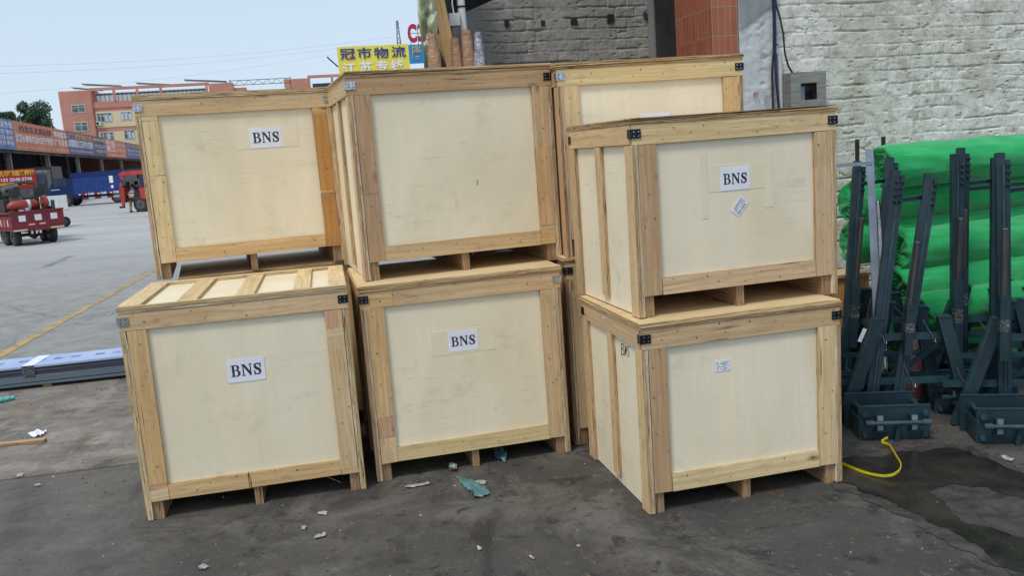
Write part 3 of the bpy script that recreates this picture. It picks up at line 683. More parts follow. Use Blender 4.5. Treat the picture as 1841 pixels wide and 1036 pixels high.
relief('grey_brick_wall', bld, xl, xr, .3, 3.4, .008, M['greywall'], DB, depth=.011, rough=.004, seed=31,
       cut=lambda x, z: (z > zd0+(x-xd0)*(zd1-zd0)/(xd1-xd0)))
g = MB(); g.box((xr+.002, DB-.12, 0), (xr2, DB+.2, 4.2), M['cement']); g.build('concrete_column', bld)
g = MB(); g.box((xl, DB+.5, 0), (sT+3.2, DB+.7, 4.2), M['bay_shade']); g.box((xr2+.001, DB+.02, 0), (sT+3.2, DB+.2, 4.2), M['cement']); g.box((sT+.6, .56, 0), (sT+.8, DB+.02, 4.2), M['bay_shade']); g.build('inner_wall', bld)  # dark panel behind the cut wall corner imitates a shaded opening
g = MB(); g.box((sT, -.1, 4.401), (sA+14, 5.5, 4.6), M['roofm']); g.box((xl-.3, DB-.1, 4.401), (sT-.001, DB+1.5, 4.6), M['roofm']); g.build('roof', bld)  # unseen roof, shaped to leave the bay open so skylight reaches the grey wall
# beam holes in the grey wall: dark blocks painted for the shade inside
g = MB()
for px, py, a_, b_ in ((911, 42, .022, .03), (975, 41, .02, .022), (1032, 38, .028, .028), (1097, 32, .03, .04), (1160, 28, .02, .03)):
    x, z = fs(px, py, DB); g.box((x-a_, DB-.012, z-b_), (x+a_, DB+.01, z+b_), M['bay_shade'], jit=.008)
g.build('beam_hole_shade', bld)
# small painted characters left on the pier
def text_part(s, h, x, y, z, mat, parent, name='lettering', bold=0., sx=1., rot=0.):
    me = text_me(s, h, 0, 0, 0, .0015, bold, sx); me.materials.clear(); me.materials.append(mat); o = bpy.data.objects.new(name, me); COL.objects.link(o); o.parent = parent; o.location = (x, y, z); o.rotation_euler = (0, rot, 0); return o
M['redp'] = simple('red_paint', lin(176, 40, 44), lin(140, 36, 40), 20, .6)
x, z = fs(1356, 172); text_part('作', .05, x, -.026, z, M['redp'], bld); x, z = fs(1373, 176); text_part('172A', .045, x, -.026, z, M['greyink'], bld, rot=R(90))

def L2(root):      # world -> local of a root empty
    mi = (Matrix.Translation(root.location) @ root.rotation_euler.to_matrix().to_4x4()).inverted()
    return lambda p: mi @ Vector(p)
def build_local(g, name, root, parent=None):
    f = L2(root); g.v = [tuple(f(p)) for p in g.v]; return g.build(name, parent or root)
def W(px, py, Y, dz=0): p = at(px, py, Y); p.z += dz; return p
def wp(px, py, dy=0.):       # point on the facade plane
    s_, z_ = fs(px, py, dy); return PW0+Vector((math.cos(YW), math.sin(YW), 0))*s_+Vector((-math.sin(YW), math.cos(YW), 0))*dy+Vector((0, 0, z_))
def thing(name, loc, label, cat, yaw=0, group=None): return empty(name, loc, yaw, label, cat, group)

# stainless box on the wall
M['steelb'] = simple('brushed_stainless', lin(158, 155, 148), lin(128, 125, 119), 5, .38, .3, .1, stretch=(1, 1, 12))
M['black'] = simple('black_rubber', (.012, .012, .014, 1), (.02, .02, .022, 1), 20, .55, 0, .05)
s0, zt_ = fs(1421, 131, -.13); s1, _ = fs(1484, 128, -.13); zb_ = zt_-.30; p = PW0+Vector((math.cos(YW), math.sin(YW), 0))*s0
mb_ = thing('meter_box', (p.x, p.y, zb_), 'stainless steel meter box with a square window on the whitewashed wall', 'meter box', YW)
ww = (s1-s0); dp = .13; hh = .30
g = MB(); g.box((0, -dp, 0), (.004, -.015, hh), M['steelb']); g.box((ww-.004, -dp, 0), (ww, -.015, hh), M['steelb']); g.box((.004, -dp, hh-.004), (ww-.004, -.015, hh), M['steelb']); g.box((.004, -dp, 0), (ww-.004, -.015, .004), M['steelb']); g.box((.004, -.019, .004), (ww-.004, -.015, hh-.004), M['steelb']); g.build('casing', mb_)
wx0, wx1, wz0, wz1 = ww*.28, ww*.74, hh*.34, hh*.74
g = MB(); y0, y1 = -dp-.003, -dp-.0005
for a, b2 in (((-.002, 0), (wx0, hh+.002)), ((wx1, 0), (ww+.002, hh+.002)), ((wx0+.0002, 0), (wx1-.0002, wz0)), ((wx0+.0002, wz1), (wx1-.0002, hh+.002))): g.box((a[0], y0, a[1]), (b2[0], y1, b2[1]), M['steelb'])
g.build('door', mb_)
g = MB(); g.box((wx0+.01, -.09, wz0-.02), (wx0+.06, -.03, wz1-.02), M['greyink']); g.box((wx0+.07, -.06, .02), (wx1+.01, -.03, wz1-.05), M['black']); g.build('meter', mb_)
# cables and conduit
M['bluec'] = simple('dark_blue_cable', lin(30, 40, 92), lin(24, 30, 66), 20, .45)
def cable(name, pts, r, mat, label, cat='cable', group=None):
    o = thing(name, pts[0], label, cat); g = MB(); g.tube(pts, r, mat, 7); me = build_local(g, name, o); me.parent = None
    me.location = o.location; bpy.data.objects.remove(o); return tag(me, label, cat, group)
cable('black_cable', [wp(1388, -60, -.03), wp(1391, 40, -.03), wp(1391, 90, -.035), wp(1388, 130, -.03), wp(1390, 200, -.03), wp(1391, 300, -.03)], .008, M['black'], 'straight black cable running down the wall beside the meter box')
cable('blue_cable', [wp(1391, -60, -.045), wp(1394, 60, -.045), wp(1394, 118, -.045), wp(1397, 160, -.045), wp(1400, 190, -.045), wp(1402, 300, -.04)], .009, M['bluec'], 'dark blue cable running down the wall beside the meter box')
cable('looping_cable', [wp(1392, -40, -.05), wp(1395, 8, -.05), wp(1402, 30, -.06), wp(1408, 60, -.07), wp(1411, 95, -.08), wp(1417, 118, -.09), wp(1425, 131, -.08)], .007, M['black'], 'thin black cable curving into the top of the steel meter box')
M['pvc'] = simple('white_pvc', lin(214, 216, 216), lin(190, 192, 190), 5, .45)
cable('white_conduit', [wp(1401, 95, -.02), wp(1403, 140, -.02), wp(1405, 300, -.02)], .017, M['pvc'], 'white conduit on the wall left of the steel meter box', 'pipe')

# ---------------------------------------------------------------- things at the left corner of the bay
M['tarp'] = simple('faded_green_tarp', lin(186, 192, 168), lin(166, 176, 150), 5, .55, 0, .6, bd=.02)
M['plank'] = M['board']
def cloth(name, px_rows, Y, amp, seed, mat, parent=None, thick=.004):
    # px_rows: list of rows of (px,py) top to bottom; folded sheet
    nu, nv = 26, 22; V = []; R_ = px_rows
    for j in range(nv+1):
        v = j/nv*(len(R_)-1); j0 = min(int(v), len(R_)-2); fv = v-j0
        for i in range(nu+1):
            u_ = i/nu
            a = Vector(R_[j0][0]).lerp(Vector(R_[j0+1][0]), fv); b3 = Vector(R_[j0][1]).lerp(Vector(R_[j0+1][1]), fv); q = a.lerp(b3, u_)
            dep = amp*(math.sin(u_*9+seed+v*1.3)*.6+mnoise.noise(Vector((u_*4, v*2, seed)))*1.4)
            V.append(W(q.x, q.y, Y+dep))
    F = [(j*(nu+1)+i, (j+1)*(nu+1)+i, (j+1)*(nu+1)+i+1, j*(nu+1)+i+1) for j in range(nv) for i in range(nu)]
    g = MB(); g.idx([tuple(v) for v in V], F, mat, smooth=True); return g
tp = thing('tarpaulin', W(778, 40, 5.6), 'faded green tarpaulin hanging at the left corner of the bay', 'tarpaulin')
g = cloth('sheet', [((744, -90), (786, -90)), ((750, 0), (784, 0)), ((752, 40), (786, 30)), ((758, 74), (787, 62))], 5.62, .05, 2, M['tarp']); build_local(g, 'sheet', tp)
g = cloth('sheet', [((757, 76), (786, 68)), ((762, 100), (792, 100)), ((764, 200), (800, 200))], 5.72, .05, 5, M['tarp']); build_local(g, 'sheet', tp)
def plank_thing(a, b2, Y0, Y1, wd, th, tone, label, grp=None):
    p, q = W(a[0], a[1], Y0), W(b2[0], b2[1], Y1)
    d = (q-p); q = p+d*(p.z/(p.z-q.z)) if q.z < p.z else q      # carry it down to the ground
    o = thing('timber_plank', (q.x, q.y, 0), label, 'plank', 0, grp); g = MB()
    P0 = p; d = q-p; Ln = d.length; d.normalize(); a_ = d.cross(Vector((0, 1, 0))).normalized(); c_ = a_.cross(d)
    M4 = Matrix((a_, d, c_)).transposed().to_4x4(); M4.translation = P0
    g.box((-wd/2, 0, -th/2), (wd/2, Ln, th/2), M['board'], M['ply'], tone, M4=M4); me = build_local(g, 'timber_plank', o); me.parent = None; me.location = o.location
    bpy.data.objects.remove(o); return tag(me, label, 'plank', grp)
plank_thing((774, -70), (813, 116), 5.74, 5.74, .075, .03, TN['warm'], 'long tan plank leaning beside the green tarpaulin', 'planks leaning in the bay corner')
plank_thing((786, 62), (806, 116), 5.80, 5.80, .035, .03, TN['tan'], 'short plank left of the leaning group by the tarpaulin', 'planks leaning in the bay corner')
plank_thing((797, 60), (818, 116), 5.84, 5.84, .03, .03, TN['brown'], 'narrow brown plank right of the long leaning one', 'planks leaning in the bay corner')
M['tealp'] = simple('dark_green_paint', lin(40, 66, 64), lin(30, 48, 48), 12, .5)
po_ = thing('green_post', (W(815, 60, 6.0).x, 6.0, 0), 'dark green steel post behind the leaning planks', 'post'); g = MB(); p = W(797, -20, 6.0); q = W(812, 110, 6.0)
g.bar(p+(p-q)*.5, Vector((q.x+.01, 6.0, 0)), .075, .075, M['tealp']); build_local(g, 'post', po_)
g = MB(); c_ = W(817, 32, 5.9); g.box((c_.x-.035, 5.88, c_.z-.05), (c_.x+.035, 5.92, c_.z+.03), M['pvc']); g.tube([W(812, -30, 5.9), W(813, 8, 5.9), W(816, 25, 5.9)], .006, M['pvc'], 6); build_local(g, 'bracket', po_)
pp = thing('drain_pipe', (W(836, 100, 5.95).x, 5.95, 0), 'grey white plastic drain pipe at the left of the bay', 'pipe'); g = MB(); p = W(828, 0, 5.95); q = W(833, 55, 5.95); d = (q-p)/(p.z-q.z)
g.tube([p-d*1.2, p, q, q+d*q.z], .027, M['pvc'], 14); build_local(g, 'pipe', pp); g = MB(); c_ = W(829, 12, 5.95); g.tube([c_+Vector((0, 0, .006)), c_-Vector((0, 0, .006))], .031, M['black'], 14); build_local(g, 'strap', pp)
# dark end wall of the bay (edge on from here)
pa = PW0+Vector((math.cos(YW), math.sin(YW), 0))*fs(800, 60)[0]; pb = W(800, 60, 8.6); pb.z = 0; pa.z = 0
g = MB(); d = pb-pa; g.bar(pa+Vector((0, 0, 2.1)), pb+Vector((0, 0, 2.1)), .04, 4.2, M['bay_shade']); build_local(g, 'end_wall', bld)

# wrapped rolls standing on end
M['kraft'] = simple('brown_wrapping', lin(176, 140, 112), lin(140, 106, 82), 9, .38, 0, .9, bd=.02)
M['film'] = simple('silver_stretch_film', lin(196, 200, 214), lin(120, 124, 138), 14, .18, .35, 1., bd=.02)
def lumpy(name, pts, rad, mat, seed, label, cat, grp=None, flat=(1, 1), amp=.08, rings=26, z0=0., standing=True):
    a, b2 = Vector(pts[0]), Vector(pts[1]); P = [a.lerp(b2, i/rings) for i in range(rings+1)]; g = MB()
    rr = [rad*(1-.35*(max(0, i-rings+1.5)/1.5))*(1-.35*max(0, 1.5-i)/1.5) for i in range(rings+1)]
    g.tube(P, rr, mat, 20, flat=flat)
    for i, v in enumerate(g.v):
        v = Vector(v); c_ = a+(b2-a)*max(0, min(1, (v-a).dot(b2-a)/(b2-a).length_squared)); n_ = v-c_
        e = mnoise.noise(Vector((v.x*14, v.y*14, v.z*6+seed)))*amp*1.2+mnoise.noise(Vector((v.x*30, v.y*30, v.z*22+seed*3)))*amp*.5
        g.v[i] = tuple(c_+n_*(1+e)+ (b2-a).normalized()*mnoise.noise(Vector((v.x*20, v.y*20, seed)))*.015)
    o = thing(name, (a.x, a.y, a.z), label, cat, 0, grp); me = build_local(g, name, o); me.parent = None; me.location = o.location; bpy.data.objects.remove(o)
    return tag(me, label, cat, grp)
for a, b2, r_, Y, mt, sd, lb in (((776, 60), (782, 116), .038, 5.60, 'kraft', 1, 'brown wrapped roll standing on end below the tarpaulin'), ((817, 68), (822, 116), .034, 5.72, 'kraft', 2, 'shorter brown wrapped roll between planks and the taller pair'),
        ((838, 54), (843, 116), .048, 5.75, 'kraft', 3, 'tallest brown wrapped roll beside the silver one'), ((859, 57), (862, 116), .037, 5.74, 'film', 4, 'silver film wrapped roll in front of the grey wall')):
    p = W(a[0], a[1], Y); q = W(b2[0], b2[1], Y); d = (q-p)/(p.z-q.z); lumpy('wrapped_roll', [q+d*q.z, p], r_, M[mt], sd, lb, 'roll', 'wrapped rolls standing behind the crates')
# film wrapped bundle lying on the lid of crate C
cy, sy = math.cos(yC), math.sin(yC); bl_ = bC+Vector((-sy, cy, 0))*.62; zt = 1.096
lumpy('wrapped_bundle', [bl_+Vector((cy, sy, 0))*.42+Vector((0, 0, zt+.027)), bl_+Vector((cy, sy, 0))*1.06+Vector((0, 0, zt+.027))], .035, simple('purple_grey_film', lin(150, 134, 138), lin(104, 92, 98), 12, .3, .1, .9, bd=.02), 8, 'purple grey wrapped bundle lying on the middle top crate', 'bundle', flat=(1, .75))

# ---------------------------------------------------------------- GREEN NET ROLLS
def netmat():
    m, t, b = newmat('green_netting'); v = coords(t, scale=(1, 1, 1))
    n = noise(t, coords(t, 'UV', (3, 40, 1), rand=False), 1, 5, .6, .6); n2 = noise(t, v, 5, 5, .6, .3)
    c = mix(t, ramp(t, n2, [(.3, 0.), (.7, 1.)]), lin(0, 170, 92), lin(2, 148, 74)); c = mix(t, ramp(t, n, [(.5, 0.), (.75, .5)]), c, lin(80, 205, 132))
    L(t, c, b.inputs['Base Color']); b.inputs['Roughness'].default_value = .75; b.inputs['Sheen Weight'].default_value = .4; b.inputs['Specular IOR Level'].default_value = .3
    bump(t, mth(t, 'ADD', noise(t, coords(t, 'UV', (7, 16, 1), rand=False), 1, 6, .7, 1.5), mth(t, 'MULTIPLY', noise(t, v, 60, 4, .7), .25)), b, .45, .010); return m
M['net'] = netmat()
def net_roll(c0, yaw, Ln, r0, seed, label, sag=1.):
    g = MB(); na, nl = 52, 90; rr = random.Random(seed)
    V = []
    for i in range(nl+1):
        x = Ln*i/nl
        for k in range(na):
            th = 2*math.pi*k/na
            e = .08*mnoise.noise(Vector((x*1.3, math.cos(th)*.9, math.sin(th)*.9+seed)))+.07*mnoise.noise(Vector((x*5, math.cos(th)*3, math.sin(th)*3+seed*2)))
            e += .012*math.sin(th*3+x*2.2+seed)
            rd = r0*(1+e); edge = min(1., x/.06+.0); rd *= (.90+.10*math.sqrt(min(1, x/.05)))
            dx = (.018*mnoise.noise(Vector((th*2.2, seed, 0))) + .02*math.sin(th+seed)) if i == 0 else 0
            V.append((x+dx*(1 if i == 0 else 0), rd*math.cos(th), rd*math.sin(th)*(.92 if math.sin(th) < 0 else 1.)))
    F = [(i*na+k, (i+1)*na+k, (i+1)*na+(k+1) % na, i*na+(k+1) % na) for i in range(nl) for k in range(na)]
    b = len(g.v); g.idx(V, F, M['net'], smooth=True)
    # uv for streaks along the roll
    k0 = 0
    for fi, f in enumerate(g.f): g.uv[fi] = [(g.v[j][0], math.atan2(g.v[j][2], g.v[j][1])*.15) for j in f]
    # wound end: rings stepping in and out
    rings = 9; V2 = []
    for j in range(rings+1):
        f = 1-j/rings*.93
        for k in range(na):
            th = 2*math.pi*k/na; q = V[k]; w_ = mnoise.noise(Vector((math.cos(th)*2, math.sin(th)*2, j*1.7+seed)))
            V2.append((q[0]+(0 if j == 0 else (.012*(-1)**j+.02*w_+.025*(1-f))), q[1]*f+.01*w_*(j > 0), q[2]*f))
    F2 = [(j*na+k, j*na+(k+1) % na, (j+1)*na+(k+1) % na, (j+1)*na+k) for j in range(rings) for k in range(na)]
    F2 = [f[::-1] for f in F2]; g.idx(V2, F2, M['net'], smooth=True); g.face([V2[rings*na+k] for k in range(na)][::-1], M['net'])
    o = g.build('net_roll', None, c0, (0, 0, yaw)); return tag(o, label, 'netting roll', 'green netting rolls stacked by the wall')
for px, py, Y, r_, lb in ((1586, 302, 5.62, .150, 'topmost green netting roll of the stack against the wall'), (1532, 363, 5.72, .150, 'green netting roll second from the top, reaching furthest left'),
        (1528, 438, 5.72, .150, 'green netting roll third from the top beside the pale flat bar'), (1608, 455, 5.50, .150, 'green netting roll with a loose fold at its left end, mid stack'),
        (1612, 520, 5.44, .152, 'green netting roll directly above the bottom one'), (1650, 562, 5.28, .12, 'green netting roll low behind the steel frames')):
    p = W(px, py, Y); net_roll((p.x, p.y, p.z), R(14), 2.3, r_, px, lb)
p = W(1540, 520, 5.72); net_roll((p.x, p.y, .17), R(14), 2.3, .17, 4, 'bottom green netting roll resting on the ground')
p = W(1600, 600, 5.5); net_roll((p.x+.05, p.y-.02, .15), R(14), 2.3, .15, 9, 'front bottom green netting roll on the ground behind the frames')
# pallet boards behind
M['carton'] = simple('brown_carton', lin(176, 128, 84), lin(140, 98, 62), 5, .8)
p = W(1530, 560, 5.45)
bx = thing('wooden_box', (p.x, p.y, 0), 'brown wooden box standing behind the leftmost steel post', 'box', R(10)); g = MB(); zt = W(1530, 492, 5.45).z
g.box((-.12, 0, 0), (.13, .18, zt-.02), M['board'], M['ply'], TN['orange']); g.build('side', bx); g = MB(); g.box((-.14, -.02, zt-.02), (.15, .2, zt), M['board'], M['ply'], TN['tan']); g.build('lid', bx)
# pale flat bar leaning, and wall hooks
M['galv'] = simple('galvanised_strip', lin(160, 172, 186), lin(132, 142, 156), 6, .4, .5, .1)
M['rust'] = simple('rusty_steel', lin(78, 70, 54), lin(40, 36, 30), 40, .7, .3, .4)
fb = thing('flat_bar', (W(1575, 560, 5.0).x, 5.0, 0), 'pale grey flat bar leaning on the green rolls', 'steel bar'); g = MB(); p, q = W(1563, 268, 5.3), W(1576, 560, 5.05); d = (q-p)/(p.z-q.z); q = q+d*q.z
g.bar(p, q, .045, .006, M['galv'], (0, -1, .1)); build_local(g, 'bar', fb)
g = MB(); g.bar(W(1480, 300, 5.27), W(1568, 293, 5.27), .006, .022, M['galv']); build_local(g, 'crosspiece', fb)
for px, y0_, y1_, lb in ((1541, 250, 300, 'rusty slotted rod left of the green roll end'), (1588, 245, 275, 'rusty slotted rod above the green roll end')):
    p, q = W(px, y0_, 5.9), W(px, y1_, 5.88); o = thing('slotted_rod', (q.x, q.y, 0), lb, 'steel rod', 0, 'slotted rods behind the rolls'); g = MB(); g.bar(p, Vector((q.x, q.y, 0)), .026, .012, M['rust'], (0, -1, 0))
    build_local(g, 'rod', o); g = MB(); g.box((p.x-.006, p.y-.011, p.z-.03), (p.x+.006, p.y-.0075, p.z-.018), M['black']); g.box((p.x-.006, p.y-.011, p.z-.06), (p.x+.006, p.y-.0075, p.z-.048), M['black']); build_local(g, 'slot', o)

# ---------------------------------------------------------------- STEEL FRAMES
M['teal'] = simple('dark_teal_paint', lin(38, 62, 72), lin(26, 45, 54), 7, .42, .0, .12, bd=.002)
M['teal2'] = simple('worn_teal_paint', lin(54, 84, 94), lin(34, 56, 64), 9, .38, .1, .1)
M['tubeg'] = simple('raw_steel_tube', lin(112, 112, 112), lin(80, 80, 82), 12, .38, .8, .1, stretch=(1, 1, .3))
M['wire'] = simple('zinc_wire', lin(170, 178, 180), lin(130, 138, 140), 20, .35, .7)
M['plast'] = simple('clear_tape_wrap', lin(96, 104, 108), lin(52, 60, 66), 14, .15, .1, 1., bd=.02)
def steel_frame(label, O, yaw, ups, Yb, Yt, pins, wraps=(), dbl=(0, 0), seed=1):
    root = thing('steel_frame', O, label, 'steel frame', yaw, 'dark teal steel frames standing in front of the green rolls')
    T, T2 = M['teal'], M['teal2']; rr = random.Random(seed)
    def plate(name, y, x0, x1, h):
        g = MB(); g.box((x0, y, .004), (x1, y+.010, h), T); g.box((x0, y-.004, h+.0005), (x1, y+.014, h+.006), T2); g.build(name, root)
    plate('rear_plate', .2, -.21, .155, .2); plate('front_plate', 0, -.185, .185, .185)
    g = MB(); g.box((-.185, .011, .004), (-.178, .199, .12), T); g.build('side_plate', root)
    for x in (-.155, .155):
        for z in (.15, .035):
            g = MB(); g.tube([(x, -.016, z), (x, .24, z)], .0115, T2, 10); g.tube([(x, -.024, z), (x, -.004, z)], .018, T2, 6, smooth=False); g.tube([(x, .19, z), (x, .198, z)], .022, T2, 12); g.build('rod', root)
    g = MB(); g.tube([(-.15, -.062, .112), (.15, -.062, .112)], .0125, T2, 12); g.tube([(-.165, -.062, .112), (-.125, -.062, .112)], .019, T2, 12); g.tube([(.125, -.062, .112), (.165, -.062, .112)], .019, T2, 12); g.build('handle_tube', root)
    for x in (-.085, .09):
        g = MB(); g.box((x-.014, -.05, .068), (x+.014, -.044, .148), M['galv']); g.box((x-.028, -.046, .058), (x+.03, -.003, .066), T); g.box((x-.02, -.044, .07), (x+.02, -.003, .145), T); g.build('clip', root)
    g = MB(); g.bar((.0, -.03, .0), (.012, -.03, .098), .03, .02, T); g.build('gusset', root)
    f = L2(root); Zc1, Zc2 = .205, .465; yb = .35
    for z, xa, xb in ((Zc1, -.26, .40), (Zc2, -.06, .43)):
        g = MB(); g.box((xa, yb, z), (xb, yb+.004, z+.042), T2); g.box((xa, yb+.0045, z), (xb, yb+.042, z+.004), T); g.build('crossbar', root)
    g = MB(); g.bar((-.12, .46, .05), (.42, .44, .44), .03, .012, T, (0, 1, 0)); g.build('tie_bar', root)
    g = MB(); g.box((-.15, .47, .34), (.40, .474, .372), T2); g.box((-.15, .4745, .34), (.40, .50, .344), T); g.build('crossbar', root)
    # low back cradle bar
    g = MB(); g.box((-.2, .47, .20), (.34, .51, .235), T); g.build('crossbar', root)
    for (xt, xf, ya, zt2) in ((.01, -.2, .33, .60), (.36, .5, .33, .60), (.10, -.02, .45, .67), (.27, .40, .45, .64)):
        g = MB(); a = Vector((xt, ya, zt2)); b2 = Vector((xf, ya-.03 if ya < .4 else ya+.09, .0)); dd = (a-b2).normalized(); s_ = dd.cross(Vector((0, 1, 0))).normalized()
        g.bar(b2+s_*.030, a+s_*.030, .006, .05, T2, (0, 1, 0)); g.bar(b2-s_*.030, a-s_*.030, .006, .05, T, (0, 1, 0)); g.bar(b2+Vector((0, -.022, 0)), a+Vector((0, -.022, 0)), .054, .005, T, (0, 1, 0))
        g.box((a.x-.035, a.y-.03, a.z), (a.x+.035, a.y+.03, a.z+.006), T2); g.tube([(a.x+.005, a.y, a.z+.006), (a.x+.005, a.y, a.z+.0075)], .011, M['black'], 10)
        g.build('brace_leg', root)
    tops = []
    for i, (pt, pb_) in enumerate(ups):
        a = f(W(*pt, Yt)); b2 = f(W(*pb_, Yb)); dd = (b2-a)/(a.z-b2.z); b2 = a+dd*(a.z-.16); tops.append((a, dd))
        g = MB(); o_ = Vector((0, -.012, 0))
        # square post, black plate on top painted for the shade of a hollow end
        hw = .021
        g.bar(b2, a, hw*2, hw*2, T, (0, -1, 0)); g.bar(b2+Vector((.034, -.004, 0)), a+Vector((.034, -.004, -.035)), .022, .036, T, (0, -1, 0)); g.bar(b2+Vector((.012, -.026, 0)), a+Vector((.012, -.026, -.06)), .012, .006, T2, (0, -1, 0))
        g.box((a.x-.016, a.y-.016, a.z+.0005), (a.x+.016, a.y+.016, a.z+.002), M['black'])
        u_ = g.build('upright', root)
        for k in range(4):
            for c_ in range(2 if dbl[i] else 1):
                p_ = a+dd*(.065+.036*k)+Vector((.034-.026*c_, -.024, 0)); q = MB(); q.tube([p_, p_+Vector((.004, -.014, 0))], .0105, T2, 6, smooth=False); q.tube([p_+Vector((.004, -.014, 0)), p_+Vector((.006, -.024, 0))], .006, T, 8); q.build('bolt', u_)
    (a0, d0), (a1, d1) = tops; zr = min(a0.z, a1.z)-.13
    p0 = a0+d0*(a0.z-zr); p1 = a1+d1*(a1.z-zr-.01); g = MB(); g.bar(p0+Vector((.04, 0, 0)), p1-Vector((.02, 0, 0)), .02, .004, T, (0, 0, 1)); g.bar(p0+Vector((.04, .01, -.012)), p1+Vector((-.02, .01, -.012)), .003, .022, T2, (0, 0, 1)); g.build('rung', root)
    for (pt, pm, pb_, Y) in pins:
        a, m_, b2 = f(W(*pt, Y)), f(W(*pm, Y)), f(W(*pb_, Y)); g = MB(); g.tube([m_+(m_-a)*.1, a], .0165, M['tubeg'], 16); g.tube([a, a+(a-m_).normalized()*.003], .0125, M['galv'], 16); g.build('pin_tube', root)
        g = MB(); g.bar(b2+(b2-m_)*.6, m_, .044, .044, T, (0, -1, 0)); g.disc(m_+(b2-m_)*.2+Vector((0, -.0235, 0)), .006, (0, -1, 0), M['black'], 8); s_ = g.build('pin_sleeve', root)
        q = MB(); c0 = b2+(m_-b2)*.12; c1 = b2+(m_-b2)*.42; q.bar(c0, c1, .047, .047, M['plast'], (0, -1, 0)); q.build('tape_wrap', s_)
    for x, z in ((-.12, Zc1), (.24, Zc1), (.02, Zc2), (.3, Zc2)):
        g = MB(); x += rr.uniform(-.04, .04); pts = [(x-.05-rr.uniform(0, .04), yb-.02, z+.12), (x-.03, yb-.012, z+.06), (x-.004, yb-.008, z+.015), (x, yb-.012, z-.012), (x+.01, yb-.018, z-.014), (x+.008, yb-.012, z+.006)]
        g.tube(pts, .0024, M['wire'], 6); g.build('tie_wire', root)
    return root
steel_frame('rearmost left steel frame, its post nearest the crate edge', (2.07, 4.92, 0), R(-8), [((1541, 290), (1518, 640)), ((1600, 283), (1562, 640))], 5.25, 5.32, [((1549, 393), (1539, 505), (1535, 580), 5.2)], seed=1)
steel_frame('front left steel frame with handled base box by the yellow strap', (2.015, 4.471, 0), R(-8), [((1610, 306), (1566, 685)), ((1670, 312), (1614, 685))], 4.82, 4.9, [((1650, 436), (1636, 547), (1633, 604), 4.76)], dbl=(1, 0), seed=2)
steel_frame('rear right steel frame with two pairs of bolted posts', (2.60, 4.80, 0), R(-12), [((1716, 277), (1716, 660)), ((1789, 284), (1786, 660))], 5.05, 5.05, [((1734, 378), (1731, 480), (1730, 560), 5.06), ((1727, 393), (1722, 505), (1722, 590), 4.92)], seed=3)
steel_frame('front right steel frame cut by the right edge of the photo', (2.56, 4.28, 0), R(-13), [((1797, 275), (1801, 690)), ((1888, 290), (1880, 690))], 4.6, 4.62, [((1807, 412), (1805, 532), (1804, 605), 4.52)], seed=4)
steel_frame('third row steel frame mostly hidden, one bolted post showing above the others', (2.86, 5.10, 0), R(-10), [((1727, 266), (1724, 620)), ((1858, 290), (1858, 620))], 5.25, 5.25, [], seed=5)
# paper tag on left brace, shiny wrapped pipe, red white sacks
p = W(1550, 603, 4.68); tg = thing('paper_tag', p, 'small white paper tag on the brace of the left steel frame', 'tag'); g = MB(); g.box((-.011, -.001, -.04), (.011, .0, .04), M['paper']); o = g.build('tag', tg, rot=(0, R(24), 0))
p, q = W(1577, 360, 5.32), W(1588, 600, 5.18); d = (q-p)/(p.z-q.z); q = q+d*q.z
lumpy('bright_pipe', [q, p], .02, simple('polished_pipe', (.7, .7, .7, 1), (.45, .45, .45, 1), 10, .15, 1., .3), 3, 'shiny bare pipe between the two left steel posts', 'pipe', amp=.02)
M['redbag'] = simple('red_white_sack', lin(150, 74, 72), lin(150, 140, 136), 9, .5, 0, .6, lo=.48, hi=.52, bd=.02)
for px, py, Y, sc, lb in ((1652, 592, 5.12, (.06, .05, .075), 'red and white plastic sack behind the left steel frame'),):
    g = MB(); V = []; nn, mm = 16, 12
    for j in range(mm+1):
        ph = math.pi*j/mm
        for k in range(nn):
            th = 2*math.pi*k/nn; v = Vector((math.sin(ph)*math.cos(th), math.sin(ph)*math.sin(th), math.cos(ph))); e = 1+.25*mnoise.noise(v*2.3+Vector((px, 0, 0)))
            V.append((v.x*sc[0]*e, v.y*sc[1]*e, v.z*sc[2]*e))
    g.idx(V, [(j*nn+k, (j+1)*nn+k, (j+1)*nn+(k+1) % nn, j*nn+(k+1) % nn) for j in range(mm) for k in range(nn)], M['redbag'], smooth=True)
    c_ = W(px, py, Y); st = thing('sack', (c_.x, c_.y, 0), lb, 'sack'); g.v = [(v[0], v[1], v[2]+c_.z) for v in g.v]; g.build('sack_top', st)
    g = MB(); g.box((-sc[0]*.9, -sc[1]*.7, 0), (sc[0]*.9, sc[1]*.7, c_.z-.03), M['redbag']); g.build('sack_body', st)

